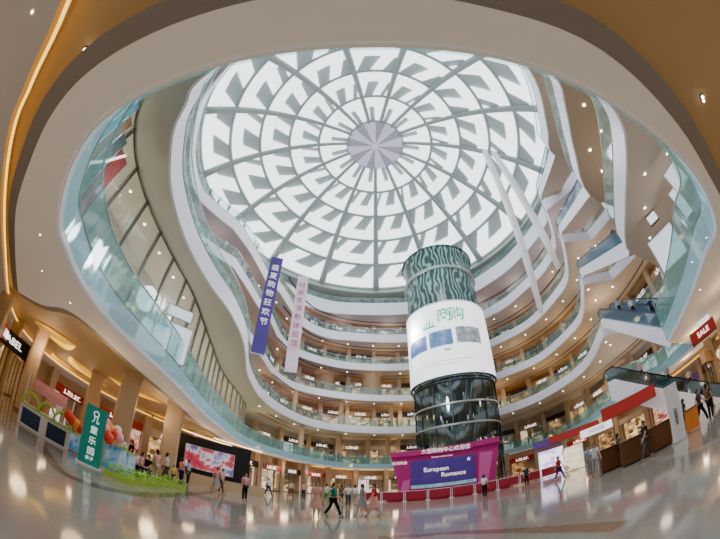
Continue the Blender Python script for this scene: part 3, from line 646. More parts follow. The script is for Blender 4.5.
# LED wrap (hangs round the tower)
face = math.atan2(-TY, -TX)
led = thing('wraparound_screen', 'big curved white advertising screen wrapped round the middle of the lift tower', 'screen', (TX, TY, 0), face)
scr_m = mat('screen_white', (.85,.85,.86), .3, emis=1.15, ecol=(.96,.97,1), var=.02, scale=.6)
SR_ = TR+.35
G().lathe([(SR_, 13.3), (SR_, 22.7)], 44, a0=rad(-105), a1=rad(105)).build('screen_face', scr_m, led, True)
G().lathe([(SR_-.25, 13.2), (SR_+.05, 13.15), (SR_+.05, 13.3)], 44, a0=rad(-105), a1=rad(105)).build('lower_edge', dsteel, led)
G().lathe([(SR_-.25, 22.8), (SR_+.05, 22.85), (SR_+.05, 22.7)], 44, a0=rad(-105), a1=rad(105)).build('upper_edge', white_c, led)
def curved(name, a0, a1, z0, z1, m, parent, R=SR_+.03):
    return G().lathe([(R, z0), (R, z1)], 10, a0=rad(a0), a1=rad(a1)).build(name, m, parent, True)
p1 = blendmat('picture_blue_street', [(0, (.03,.05,.22)), (.5, (.08,.14,.36)), (1, (.4,.5,.75))], scale=1.0, rough=.4, emis=.2)
p2 = blendmat('picture_blue_hall', [(0, (.04,.10,.32)), (.5, (.12,.26,.50)), (1, (.6,.7,.85))], scale=.9, rough=.4, emis=.2)
p3 = blendmat('picture_grey_tower', [(0, (.05,.08,.10)), (.5, (.30,.36,.40)), (1, (.9,.92,.95))], scale=1.4, rough=.4, emis=.3)
# angles: negative = left as seen from the camera
for nm, a0, a1, z0, z1, mm in (('picture', 62, 28, 16.9, 18.8, p1), ('picture', 24, -6, 16.9, 18.9, p2), ('picture', -11, -46, 17.0, 19.1, p3)):
    curved(nm, min(-a0, -a1), max(-a0, -a1), z0, z1, mm, led)
green_m = mat('screen_green', (.0,.40,.22), .4, emis=.25, ecol=(.0,.75,.40), var=.03)
def curved_text(body, size, a, z, m, parent, R=SR_+.05):
    o = text(body, size, m, parent, (R*math.cos(rad(a)), R*math.sin(rad(a)), z), (math.pi/2, 0, rad(a)+math.pi/2)); return o
for ch, a in (('商', -1), ('购', 16)): curved_text(ch, 2.0, a, 20.75, green_m, led)
curved('logo_hill', -32, -14, 19.55, 19.8, green_m, led)
for i in range(4): curved('logo_stroke', -30+i*4, -28.3+i*4, 19.9, 20.25+.25*(i % 3), green_m, led)
gtxt = mat('screen_grey', (.45,.45,.48), .4, emis=.2, ecol=(.6,.6,.62), var=.03)
for i, (a0, a1, z) in enumerate(((-52, 34, 15.0), (-30, 16, 14.6))): curved('text_line', a0, a1, z, z+.06, gtxt, led)
curved('text_line', -6, 2, 16.2, 16.45, gtxt, led)

# ------------------------------------------------------------------ stage
SX, SY = 8.3, 30.3; sa = math.atan2(SY, SX)-math.pi/2
stg = thing('stage_backdrop', 'magenta stage backdrop with dark purple screen in front of the lift tower', 'stage', (SX, SY, 0), sa)
mag = mat('magenta_print', (.36, .008, .15), .45, emis=.06, ecol=(.75,.02,.32), var=.15, scale=.6); mag2 = mat('pink_print', (.50, .08, .30), .45, emis=.08, ecol=(.85,.2,.55), var=.2, scale=.7)
g = G(); fr = [(-5.25, 4.85), (5.35, 5.15), (4.55, .6), (-4.35, .6)]
g.add([(x, 0, z) for x, z in fr]+[(x, .35, z) for x, z in fr], [(0, 1, 2, 3), (7, 6, 5, 4), (0, 4, 5, 1), (1, 5, 6, 2), (2, 6, 7, 3), (3, 7, 4, 0)]); g.build('wall_panel', mag, stg)
g = G().add([(-5.0, -.45, 4.55), (5.15, -.45, 4.8), (5.2, -.45, 5.35), (-5.1, -.45, 5.05), (-5.25, 0, 4.5), (5.35, 0, 4.75), (5.35, 0, 5.4), (-5.25, 0, 5.1)], [(0, 1, 2, 3), (3, 2, 6, 7), (0, 4, 5, 1), (1, 5, 6, 2), (0, 3, 7, 4)]); g.build('canopy', mag, stg)
G().add([(3.0, -.02, 1.0), (3.9, -.02, .9), (4.6, -.02, 4.0), (3.3, -.02, 4.1)], [(0, 1, 2, 3)]).build('side_banner', mag2, stg)
G().add([(-4.3, -.02, 1.0), (-3.5, -.02, 1.0), (-3.4, -.02, 2.2), (-4.1, -.02, 2.0)], [(0, 1, 2, 3)]).build('side_banner', mag2, stg)
scr = G().box(-3.3, 2.8, -.16, -.03, 1.15, 4.05).build('screen', blendmat('purple_screen', [(0, (.035,.015,.16)), (.55, (.07,.03,.26)), (.8, (.10,.10,.32)), (1, (.16,.36,.45))], scale=.55, rough=.3, emis=.12), stg)
wl = mat('print_white', (.85,.8,.85), .4, emis=.7, ecol=(1,.95,.98), var=.03); yl = mat('print_cream', (.9,.8,.6), .4, emis=.8, ecol=(1,.86,.66), var=.03)
text('European', .62, wl, scr, (-.9, -.18, 3.0)); text('Romance', .62, yl, scr, (.7, -.18, 2.35)); text('★', .5, wl, scr, (2.2, -.18, 3.6))
text('大型购物中心欢迎您', .52, wl, stg, (.1, -.47, 4.86)); text('欧洲风情', .36, wl, stg, (-4.35, -.03, 3.9)); text('European culture season', .20, wl, stg, (-.3, -.03, 4.28))
# row of seats / hall silhouettes pictured on the screen foot
G().box(-3.3, 2.8, -.19, -.165, 1.15, 1.5).build('screen_foot', blendmat('screen_foot_print', [(0, (.03,.06,.12)), (.5, (.15,.35,.40)), (1, (.5,.6,.55))], scale=2.2, rough=.4, emis=.6), stg)
dk = thing('stage_deck', 'low crimson stage deck in front of the magenta backdrop', 'stage', (SX, SY, 0), sa)
G().box(-5.2, 5.6, -2.2, .3, 0, .55).build('platform', mat('crimson_skirt', (.36, .015, .04), .5, emis=.06, ecol=(.6,.02,.05), var=.15, scale=1), dk); G().box(-5.25, 5.65, -2.25, .3, .55, .62).build('deck_top', mat('crimson_deck', (.42,.05,.08), .4, var=.1), dk)
red_m = mat('red_barrier_panel', (.30, .015, .04), .45, emis=.02, ecol=(.7,.03,.06), var=.1)
for i in range(9):
    x = -6.6+i*2.0; p = Vector((SX+x*math.cos(sa)+2.7*math.sin(sa)*1, SY+x*math.sin(sa)-2.7*math.cos(sa)))
    b = thing('barrier', f'low red crowd barrier in front of the stage, {WORDN[i]} from the left', 'barrier', (p.x, p.y, 0), sa, 'red stage barriers')
    G().box(-.9, .9, -.02, .02, .18, .95).build('panel', red_m, b)
    for s in (-.93, .93): G().tube([(s, 0, .05), (s, 0, 1.02)], .03, 6).lathe([(.001, 0), (.16, 0), (.16, .03), (.03, .05)], 12, (s, 0, 0)).build('post', white_c, b)
    G().tube([(-.93, 0, 1.0), (.93, 0, 1.0)], .022, 6).build('top_rail', white_c, b)

# ------------------------------------------------------------------ hanging banners and white struts
def banner(pt, pb, w, m, label, words, lm, dist):
    a, b = atd(*pt, dist), atd(*pb, dist); x, y = (a.x+b.x)/2, (a.y+b.y)/2
    o = thing('hanging_banner', label, 'banner', (x, y, b.z), math.atan2(y, x)-math.pi/2); H = a.z-b.z
    g = G(); n = 24; vs = []
    for i in range(n+1): vs += [(-w/2, .05*math.sin(i*.7), H*i/n), (w/2, .05*math.sin(i*.7+.5), H*i/n)]
    g.add(vs, [(2*i, 2*i+1, 2*i+3, 2*i+2) for i in range(n)]); g.build('cloth', m, o)
    G().tube([(-w/2-.1, 0, H), (w/2+.1, 0, H)], .05, 6).build('top_rod', steel, o); G().tube([(-w/2-.1, 0, 0), (w/2+.1, 0, 0)], .06, 6).build('bottom_rod', steel, o)
    G().tube([(-w/2, 0, H), (0, 0, H+1.2), (0, 0, H+4)], .015, 4).tube([(w/2, 0, H), (0, 0, H+1.2)], .015, 4).build('wire', steel, o)
    if words: text(words, w*.66, lm, o, (0, -.09, H*.58), vertical=True)
    return o
pur = ceilmat('violet_gradient_cloth', (.10, .05, .34), (.14, .07, .42), -1, 1)
pb_ = blendmat('violet_banner_cloth', [(0, (.12,.015,.20)), (.45, (.055,.03,.22)), (1, (.10,.07,.32))], scale=.25, rough=.6)
banner((278, 258), (257, 354), 1.25, pb_, 'long violet banner hanging on the left side of the hall', '盛夏购物狂欢节', mat('banner_white', (.8,.78,.9), .5, emis=.3, ecol=(.9,.9,1), var=.03), 26)
pw_ = blendmat('pale_pink_banner_cloth', [(0, (.75,.30,.42)), (.42, (.80,.62,.70)), (.6, (.80,.80,.88)), (1, (.75,.78,.9))], scale=.5, rough=.6)
banner((304, 277), (290, 372), 1.3, pw_, 'long white and pink banner hanging right of the violet one', '时尚生活新体验馆', mat('banner_rose', (.60,.14,.28), .5, var=.05), 31)
for (u0, v0), (u1, v1), l in (((484, 150), (541, 312), 'long slim white strut slanting down from the skylight, left of the pair'), ((493, 152), (559, 268), 'long slim white strut slanting down from the skylight, right of the pair')):
    a = atz(u0, v0, 37.0); b = atz(u1, v1, 22.0 if v1 > 300 else 24.5)
    g = G(); g.tube([a, a.lerp(b, .3), a.lerp(b, .7), b], [.35, .50, .52, .42], 8); tag(g.build('strut', mat('strut_white_glow', (.85,.86,.9), .4, emis=.15, ecol=(.9,.92,1), var=.03), None, True), l, 'strut')  # weak emission lightens the strut, which is no light source

# ------------------------------------------------------------------ big wall screen (left, ground floor)
p = atd(209, 461, 24.0)
ws = mount('wall_screen', 'wide wall screen with red and white picture in a black surround on the left', 'screen', (p.x, p.y, 1.2), (0, 0), 3.6, 1.7, blendmat('screen_picture', [(.38, (.45,.03,.08)), (.47, (.60,.10,.14)), (.50, (.70,.68,.78)), (.60, (.18,.12,.42))], scale=.8, rough=.4, emis=.35))
G().box(-3.0, 3.0, .05, .35, -.4, 2.4).build('surround', black, ws); G().box(-3.4, 4.2, .0, .5, -1.2, -.4).build('plinth', col_m, ws)

# ------------------------------------------------------------------ play area
def disc_text(): pass
tp = atz(88, 466, 0); sgn = thing('standing_sign', 'tall green standing sign with white lettering at the play area', 'sign', tp, math.atan2(tp.y, tp.x)-math.pi/2)
gm = mat('sign_green', (.0, .20, .15), .4, emis=.12, ecol=(0,.35,.27), var=.05)
G().box(-.42, .42, -.06, .06, .05, 2.2).build('board', gm, sgn); G().box(-.5, .5, -.25, .25, 0, .06).build('base', white_c, sgn)
text('儿童乐园', .30, wl, sgn, (0.02, -.075, 1.15), vertical=True); text('亲子', .16, wl, sgn, (0, -.075, .3)); G().lathe([(.08, 0), (.11, 0)], 20).build('round_mark', wl, sgn); sgn.children[-1].rotation_euler = (math.pi/2, 0, 0); sgn.children[-1].location = (0, -.075, 1.95)
tp = atz(103, 469, 0); o = thing('slim_panel', 'narrow lime green panel standing right of the green sign', 'panel', tp, math.atan2(tp.y, tp.x)-math.pi/2)
lime = mat('lime_board', (.36, .52, .08), .45, emis=.05, ecol=(.5,.7,.1), var=.1); G().box(-.17, .17, -.04, .04, .03, 1.45).build('board', lime, o); G().box(-.25, .25, -.18, .18, 0, .04).build('base', white_c, o)
blue_p = blendmat('seaside_poster', [(0, (.02,.10,.35)), (.45, (.06,.30,.60)), (.62, (.75,.85,.92)), (1, (.85,.9,.92))], scale=1.3, rough=.4, emis=.15)
posts = [((112, 473), .95, 1.15, 'first blue and white seaside counter panel right of the slim lime panel'), ((122, 476), .95, 1.05, 'second blue and white seaside counter panel behind the seated visitors'), ((76, 452), 1.2, .8, 'blue and white counter panel left of the green sign'), ((62, 441), 1.1, .8, 'pale counter panel nearest the lime play kiosk')]
for (u, v), w_, h_, l in posts:
    tp = atz(u, v, 0)
    if tp.length > 14: tp *= 14/tp.length
    o = thing('play_counter', l, 'counter', tp, math.atan2(tp.y, tp.x)-math.pi/2)
    G().box(-w_/2, w_/2, 0, .45, .05, h_).build('body', white_c, o); G().box(-w_/2+.03, w_/2-.03, -.02, 0, .1, h_-.05).build('printed_front', blue_p, o); G().box(-w_/2-.05, w_/2+.05, -.05, .5, h_, h_+.05).build('top', lime, o)
# lime kiosk with arches
tp = atz(42, 437, 0); kk = thing('play_kiosk', 'white and lime arched play kiosk at the far left', 'kiosk', tp, math.atan2(tp.y, tp.x)-math.pi/2); kk.scale = (.66, .66, .9)
for x in (-1.1, 0, 1.1):
    g = G(); g.tube([(x+.6*math.cos(math.pi*i/12), -.2, .95+.6*math.sin(math.pi*i/12)) for i in range(13)], .08, 6); g.build('arch', lime, kk, True)
G().box(-1.8, 1.8, 0, .9, 0, .95).build('counter', white_c, kk); G().box(-1.9, 1.9, -.08, .95, .95, 1.02).build('counter_top', lime, kk); G().box(-1.6, -.3, -.03, 0, .1, .8).box(.2, 1.5, -.03, 0, .1, .8).build('dark_panel', mat('navy_panel', (.03,.05,.12), .4, var=.1), kk)
for x in (-1.7, 1.7): G().tube([(x, .8, 0), (x, .8, 2.3)], .05, 8).build('post', white_c, kk)
G().add([(-1.2, .5, 2.0), (1.2, .5, 2.0), (1.2, 1, 2.3), (-1.2, 1, 2.3), (-1.2, .5, 1.75), (1.2, .5, 1.75)], [(0, 1, 2, 3), (0, 4, 5, 1)]).build('awning', mat('pink_awning', (.75,.35,.38), .5, var=.2, scale=2), kk)
# toys on the counters
toy_cols = [('red', (.70,.05,.04)), ('pink', (.85,.35,.40)), ('orange', (.85,.30,.05)), ('yellow', (.85,.65,.08)), ('white', (.85,.82,.80))]
RT_ = random.Random(5); ti = 0
def toy_balloon(p, ci, label):
    o = thing('balloon', label, 'balloon', p); g = G().ball((0, 0, .32), .2, 8, 0, (1, 1, 1.15)); g.build('body', mat('balloon_'+toy_cols[ci][0], toy_cols[ci][1], .25, emis=.08, var=.05), o, True)
    G().tube([(0, 0, -.35), (.02, .01, -.1), (0, 0, .09)], .012, 4).build('stick', white_c, o); G().lathe([(.001, .12), (.04, .06), (.001, .08)], 8).build('knot', white_c, o)
spots = [(108, 447, 12), (104, 437, 12.3), (106, 444, 12), (109, 437, 12.5), (113, 442, 12.5), (118, 446, 12.5), (116, 438, 13.4), (104, 430, 13.4), (67, 423, 13), (71, 428, 13), (75, 432, 13), (79, 436, 13), (52, 410, 14), (57, 414, 14)]
names = ['red', 'pink', 'orange', 'yellow', 'white']
for i, (u, v, d) in enumerate(spots):
    ci = [0, 1, 0, 2, 0, 1, 4, 1, 0, 0, 2, 0, 1, 4][i]; p = atd(u, v, d); toy_balloon(p, ci, f'{names[ci]} round balloon on a stick, {WORDN[i]} from the right among the play area balloons' if False else f'{names[ci]} balloon on a white stick, {"right" if i < 8 else "left"} of the green sign, {WORDN[i if i < 8 else i-8]} of that bunch')
# low hedge planters
leaf_m = mat('lime_leaf', (.30, .55, .05), .5, emis=.05, ecol=(.4,.8,.1), var=.3, scale=5)
def planter(p, rz, w_, label):
    o = thing('hedge_planter', label, 'planter', p, rz, 'low green planters'); G().box(-w_/2, w_/2, -.18, .18, 0, .22).build('box', lime, o)
    g = G(); r_ = random.Random(int(w_*100)+int(p[0]*7))
    for i in range(170):
        x, y, z = r_.uniform(-w_/2, w_/2), r_.uniform(-.18, .18), r_.uniform(.2, .5); a = r_.uniform(0, 6.28); b = r_.uniform(-.6, .9); s = r_.uniform(.05, .09)
        d = Vector((math.cos(a)*math.cos(b), math.sin(a)*math.cos(b), math.sin(b)))*s*1.8; q = Vector((-math.sin(a), math.cos(a), 0))*s*.5; c = Vector((x, y, z))
        g.add([c, c+d*.5+q, c+d, c+d*.5-q], [(0, 1, 2, 3)])
    f = g.build('foliage', leaf_m, o); f['kind'] = 'stuff'
for i, (u, v) in enumerate([(118, 480), (130, 482), (141, 484), (152, 485), (163, 486), (174, 487)]):
    tp = atz(u, v, 0); planter(tp, math.atan2(tp.y, tp.x)-math.pi/2+.1, 1.15, f'low lime green planter at the edge of the play area, {WORDN[i]} from the left')
stool_m = mat('stool_pink', (.75,.3,.35), .4, var=.05)
def stool(p, label, m):
    o = thing('stool', label, 'stool', p, 0, 'play area stools'); G().lathe([(.001, .44), (.17, .44), (.19, .41), (.17, .38), (.001, .38)], 14).build('seat', m, o, True)
    for i in range(4):
        a = math.pi/4+i*math.pi/2; G().tube([(.12*math.cos(a), .12*math.sin(a), .39), (.17*math.cos(a), .17*math.sin(a), 0)], .015, 6).build('leg', steel, o)

# ------------------------------------------------------------------ right: brown kiosks, white totem, signs
brown_m = blendmat('brown_slatted_wood', [(0, (.10,.045,.02)), (1, (.22,.10,.05))], 'wave', 5, .5)
for i, ((u, v), w_, l) in enumerate((((617, 468), 1.5, 'brown slatted counter box nearest the stage in the right group'), ((639, 461), 1.4, 'middle brown slatted counter box of the right group'), ((660, 450), 1.4, 'brown slatted counter box nearest the white totem'))):
    tp = atz(u, v, 0); o = thing('counter_box', l, 'counter', tp, math.atan2(tp.y, tp.x)-math.pi/2+.25)
    G().box(-w_/2, w_/2, 0, .8, .06, 1.12).build('body', brown_m, o); G().box(-w_/2-.04, w_/2+.04, -.04, .84, 1.12, 1.17).build('top', dark_trim, o); G().box(-w_/2+.05, w_/2-.05, .05, .75, 0, .06).build('kick_base', black, o)
tp = atz(680, 441, 0); o = thing('totem_sign', 'white totem sign with dark lettering beside the ground floor escalator', 'sign', tp, math.atan2(tp.y, tp.x)-math.pi/2)
G().box(-.32, .32, -.08, .08, .05, 2.5).build('board', white_c, o); G().box(-.4, .4, -.25, .25, 0, .06).build('base', steel, o); text('DESIGN', .2, black, o, (0, -.09, 1.1)); o.children[-1].rotation_euler = (math.pi/2, math.pi/2, 0)
tp = atz(694, 430, 0); o = thing('display_box', 'orange display box on the floor at the far right', 'box', tp, math.atan2(tp.y, tp.x)-math.pi/2)
G().box(-.35, .35, -.3, .3, .05, 1.0).build('body', mat('orange_box', (.70,.22,.04), .45, emis=.06, var=.08), o); G().box(-.38, .38, -.33, .33, 1.0, 1.05).build('lid', dark_trim, o)
def lit_sign(p, face_to, w_, h_, body, bg, fg, label, sz=.3):
    d = Vector((face_to[0]-p[0], face_to[1]-p[1])); o = thing('shop_sign', label, 'sign', p, math.atan2(d.y, d.x)+math.pi/2)
    G().box(-w_/2, w_/2, -.08, .08, 0, h_).build('panel', bg, o)
    G().box(-w_/2-.03, w_/2+.03, -.06, .1, -.04, 0).box(-w_/2-.03, w_/2+.03, -.06, .1, h_, h_+.04).box(-w_/2-.03, -w_/2, -.06, .1, -.04, h_+.04).box(w_/2, w_/2+.03, -.06, .1, -.04, h_+.04).build('trim_frame', dark_trim, o)
    if body: text(body, sz, fg, o, (0, -.09, h_/2))
bgw = mat('sign_white', (.85,.85,.88), .4, emis=1.0, ecol=(.95,.95,1), var=.02); bgr = mat('sign_red', (.36,.02,.02), .4, emis=.10, ecol=(.8,.05,.04), var=.05); bgb = mat('sign_black', (.015,.012,.02), .4, var=.1); bgo = mat('sign_orange', (.55,.20,.03), .4, emis=.3, ecol=(.9,.35,.05), var=.1)
p = atd(10, 349, 19.5); lit_sign(p, (0, 0), 3.4, .9, 'LABEL', bgb, letter_m, 'black shop sign with white letters at the far left edge', .55)
p = atd(705, 337, 14); lit_sign(p, (0, 0), 1.3, .45, 'SALE', bgr, letter_m, 'small red shop sign with white letters at the right edge', .3)
p = atd(706, 327, 17.5); lit_sign(p, (0, 0), .8, .7, '', bgw, letter_m, 'square white lit sign below the red sign at the right edge')
p = atd(597, 433, 25); lit_sign(p, (0, 0), 2.6, .6, 'HOUSE', bgw, mat('sign_grey_letter', (.3,.3,.33), .4, var=.02), 'long white lit shop sign above the right ground floor shops', .42)
p = atd(655, 222, 15.5); lit_sign((p.x, p.y, p.z), (0, 0), .6, .5, '', bgw, letter_m, 'small square white lit sign under the right third floor soffit')
p = atd(652, 214, 17.5); lit_sign((p.x, p.y, p.z), (0, 0), 2.2, .45, '', bgr, letter_m, 'orange red sign strip beside the small white sign under the right soffit')
for (u, v), d, w_, h_, l in (((683, 185), 13.2, .9, 1.1, 'bright white window poster at the upper right gallery'), ((676, 262), 15.5, 1.7, 1.8, 'large white lit panel behind the right second floor balustrade'), ((690, 215), 14.5, .5, 1.6, 'narrow pale panel behind the right second floor balustrade'),
                      ((612, 130), 21, .7, 2.0, 'tall white window poster behind the right third floor balustrade'), ((615, 170), 20, 1.2, 2.0, 'broad white window poster behind the right third floor balustrade'), ((617, 215), 21, 1.0, 1.8, 'lower white window poster behind the right third floor balustrade')):
    p = atd(u, v, d); mount('window_poster', l, 'poster', p, (0, 0), w_, h_, wb)
# colourful bright shop strips on the right ground floor
for (u, v), d, w_, h_, bg, l in (((553, 475), 31, 2.4, 2.6, disp('display_violet_white', [(.75,.70,.95),(.9,.88,1),(.5,.4,.8),(.95,.95,1)], 1.4, 2.2), 'tall bright white and violet display window of a right ground floor shop'), ((575, 470), 29, 1.8, 2.2, DISP[5][1], 'cream lit display window right of the violet one')):
    p = atz(u, v, 0); p = Vector((p.x, p.y, 0)); p = p*(d/p.length); mount('display_window', l, 'display window', (p.x, p.y, .05), (0, 0), w_, h_, bg)
p = atd(577, 452, 29); lit_sign((p.x, p.y, 3.1), (0, 0), 4.6, .6, '', bgr, letter_m, 'long red shop fascia above the right ground floor shops')
p = atd(548, 458, 30); lit_sign((p.x, p.y, 3.0), (0, 0), 2.4, .6, '', HEAD[5][1], letter_m, 'violet shop fascia left of the long red one')
p = atd(632, 420, 22); lit_sign((p.x, p.y, 2.9), (0, 0), 4.0, .8, '', bgr, letter_m, 'deep red shop fascia behind the ground floor escalator')

# ------------------------------------------------------------------ people
def skin_mesh(name, V, E, R, sub=1):
    me = bpy.data.meshes.new(name+'_skel'); me.from_pydata(V, E, []); o = bpy.data.objects.new('tmp', me); C.objects.link(o)
    md = o.modifiers.new('s', 'SKIN'); md.use_smooth_shade = True; o.modifiers.new('u', 'SUBSURF').levels = sub
    for i, r in enumerate(R): o.data.skin_vertices[0].data[i].radius = (r if isinstance(r, tuple) else (r, r))
    o.data.skin_vertices[0].data[0].use_root = True
    dg = bpy.context.evaluated_depsgraph_get(); out = bpy.data.meshes.new_from_object(o.evaluated_get(dg)); out.name = name
    bpy.data.objects.remove(o); return out
def pose(kind):
    J = {}
    J['pel'] = (0, 0, .93); J['wai'] = (0, 0, 1.06); J['che'] = (0, .0, 1.26); J['nec'] = (0, 0, 1.41); J['nk2'] = (0, -.01, 1.47); J['hd'] = (0, -.02, 1.55); J['ht'] = (0, -.01, 1.63)
    sw = {'stand': (0, 0), 'walk': (.26, -.26), 'walk2': (-.2, .2), 'sit': (0, 0), 'lean': (0, 0)}[kind]
    for s, f in ((-1, sw[0]), (1, sw[1])):
        n = 'L' if s < 0 else 'R'
        J['sh'+n] = (s*.165, 0, 1.37)
        if kind == 'lean': J['el'+n] = (s*.22, -.16, 1.17); J['wr'+n] = (s*.16, -.38, 1.15); J['ha'+n] = (s*.14, -.45, 1.14)
        elif kind == 'sit': J['el'+n] = (s*.21, -.06, 1.12); J['wr'+n] = (s*.14, -.27, 1.02); J['ha'+n] = (s*.12, -.34, 1.01)
        else: J['el'+n] = (s*.215, f*.45, 1.11); J['wr'+n] = (s*.225, f*.9-.06, .89); J['ha'+n] = (s*.222, f*1.0-.08, .82)
        J['hi'+n] = (s*.085, 0, .88)
        if kind == 'sit': J['kn'+n] = (s*.11, -.40, .88); J['an'+n] = (s*.11, -.43, .47); J['to'+n] = (s*.12, -.58, .43)
        else:
            g_ = -f*1.15; J['kn'+n] = (s*.09, -g_*.5-.03, .50); J['an'+n] = (s*.09, -g_+(.05 if g_ < 0 else 0), .085+(.05 if g_ < -.1 else 0)); J['to'+n] = (s*.10, -g_-.14+(.04 if g_ < 0 else 0), .035+(.0 if g_ < -.1 else 0))
    if kind == 'sit':
        J = {k: (v[0], v[1], v[2]-.40) for k, v in J.items()}
    return J
BR = dict(pel=(.145,.105), wai=(.12,.09), che=(.15,.105), nec=.055, nk2=.048, hd=(.078,.092), ht=(.062,.072), sh=.055, el=.038, wr=.026, ha=(.034,.02), hi=.088, kn=.056, an=.036, to=(.042,.03))
ED = [('pel','wai'),('wai','che'),('che','nec'),('nec','nk2'),('nk2','hd'),('hd','ht')]+[(a+n, b+n) for n in 'LR' for a, b in (('sh','el'),('el','wr'),('wr','ha'),('hi','kn'),('kn','an'),('an','to'))]+[('che','shL'),('che','shR'),('pel','hiL'),('pel','hiR')]
def build_person(kind):
    J = pose(kind); ks = list(J); ix = {k: i for i, k in enumerate(ks)}
    rr_ = [BR[k] if k in BR else BR[k[:2]] for k in ks]
    body = skin_mesh('body_'+kind, [J[k] for k in ks], [(ix[a], ix[b]) for a, b in ED], rr_, 1)
    # fingers, nose, ears and eyes added to the one body mesh
    bm = bmesh.new(); bm.from_mesh(body); g = G()
    for n, s in (('L', -1), ('R', 1)):
        h = Vector(J['ha'+n]); w_ = Vector(J['wr'+n]); d = (h-w_).normalized(); side = Vector((0, 1, 0)) if abs(d.z) > .5 else Vector((1, 0, 0))
        for i in range(4):
            b0 = h+side*(i-1.5)*.017; L_ = (.062, .075, .07, .055)[i]; g.tube([b0-d*.01, b0+d*L_*.5, b0+d*L_*.85-Vector((s*.012, 0, 0)), b0+d*L_*.95-Vector((s*.03, 0, .0))], [.0095, .009, .008, .006], 5)
        tb = w_+d*.035-side*.028; g.tube([tb, tb+d*.03-side*.02, tb+d*.055-side*.022], [.011, .01, .007], 5)
    hd = Vector(J['hd']); g.tube([hd+Vector((0, -.085, .012)), hd+Vector((0, -.112, -.018)), hd+Vector((0, -.09, -.026))], [.008, .014, .01], 5)
    for s in (-1, 1): g.ball(hd+Vector((s*.079, .0, -.01)), .022, 4, 0, (.4, .8, 1.2))
    g2 = G()
    for s in (-1, 1): g2.ball(hd+Vector((s*.03, -.082, .014)), .011, 4, 0, (1, .6, .7))
    g2.box(-.022, .022, hd.y-.088, hd.y-.078, hd.z-.052, hd.z-.046)
    for gg, idx in ((g, 0), (g2, 4)):
        base = [bm.verts.new(v) for v in gg.v]
        for f in gg.f:
            try: fc = bm.faces.new([base[i] for i in f]); fc.material_index = idx; fc.smooth = True
            except Exception: pass
    # far copies use face regions: 0 skin 1 top 2 trousers 3 hair 4 dark
    nk = J['nec'][2]; pz = J['pel'][2]
    for f in bm.faces:
        if f.material_index == 4: continue
        c = f.calc_center_median(); hdist = (c-hd).length
        if c.z > nk+.02:
            f.material_index = 3 if (c.y > hd.y+.01 and c.z > hd.z-.07) or c.z > hd.z+.055 else 0
        elif kind == 'sit' and (c.z < pz+.02 or c.y < -.33) and abs(c.x) < .2 and c.z < pz+.1: f.material_index = 2 if c.z > .1 else 4
        elif kind != 'sit' and c.z < .07: f.material_index = 4
        elif kind != 'sit' and c.z < pz+.03 and abs(c.x) < .19: f.material_index = 2
        elif min((c-Vector(J['ha'+n])).length for n in 'LR') < .13 or (min((c-Vector(J['el'+n])).length for n in 'LR') < .26 and min((c-Vector(J['sh'+n])).length for n in 'LR') > .19 and abs(c.x) > .13): f.material_index = 0
        else: f.material_index = 1
    bm.to_mesh(body); bm.free()
    for _ in range(5-len(body.materials)): body.materials.append(None)
    # clothes and hair as their own shells
    top_v = ['pel','wai','che','nec','shL','elL','shR','elR']; up = {k: J[k] for k in top_v}
    for n in 'LR': up['el'+n] = tuple(Vector(J['sh'+n]).lerp(Vector(J['el'+n]), .7))
    up['pel'] = (J['pel'][0], J['pel'][1], J['pel'][2]-.02); up['nec'] = (J['nec'][0], J['nec'][1], J['nec'][2]-.01)
    ti_ = {k: i for i, k in enumerate(top_v)}
    tr = dict(pel=(.168,.13), wai=(.145,.115), che=(.168,.125), nec=.07, shL=.072, shR=.072, elL=.056, elR=.056)
    top = skin_mesh('top_'+kind, [up[k] for k in top_v], [(ti_[a], ti_[b]) for a, b in (('pel','wai'),('wai','che'),('che','nec'),('che','shL'),('shL','elL'),('che','shR'),('shR','elR'))], [tr[k] for k in top_v], 1)
    lv = ['pel','hiL','knL','anL','hiR','knR','anR']; li = {k: i for i, k in enumerate(lv)}; lr = dict(pel=(.155,.118), hi=.102, kn=.074, an=.056)
    V = [J[k] for k in lv]; legs = skin_mesh('legs_'+kind, V, [(li[a], li[b]) for a, b in (('pel','hiL'),('hiL','knL'),('knL','anL'),('pel','hiR'),('hiR','knR'),('knR','anR'))], [lr[k] if k in lr else lr[k[:2]] for k in lv], 1)
    g = G(); g.ball(hd+Vector((0, .018, .032)), .098, 8, 0, (.88, .98, .98)); hv = [i for i, v in enumerate(g.v)]
    hair = G(); keep = [f for f in g.f if (sum((g.v[i] for i in f), Vector())/len(f)).y > hd.y-.035 or (sum((g.v[i] for i in f), Vector())/len(f)).z > hd.z+.07]
    hair.v = g.v; hair.f = keep; hair.mi = [0]*len(keep)
    hair.ball(hd+Vector((0, .075, -.07)), .06, 6, 0, (1.1, .6, 1.7))
    ho = hair.build('hair', black, None, True); hm = ho.data; bpy.data.objects.remove(ho)
    sk_ = G(); sk_.lathe([(.125, J['pel'][2]+.14), (.16, J['pel'][2]), (.21, J['pel'][2]-.22), (.255, J['pel'][2]-.44)], 20); so = sk_.build('skirt', black, None, True); sm = so.data; bpy.data.objects.remove(so)
    for me in (top, legs, hm, sm):
        if not len(me.materials): me.materials.append(None)
    return dict(body=body, top=top, trousers=legs, hair=hm, skirt=sm)
PP = {k: build_person(k) for k in ('stand', 'walk', 'walk2', 'sit', 'lean')}
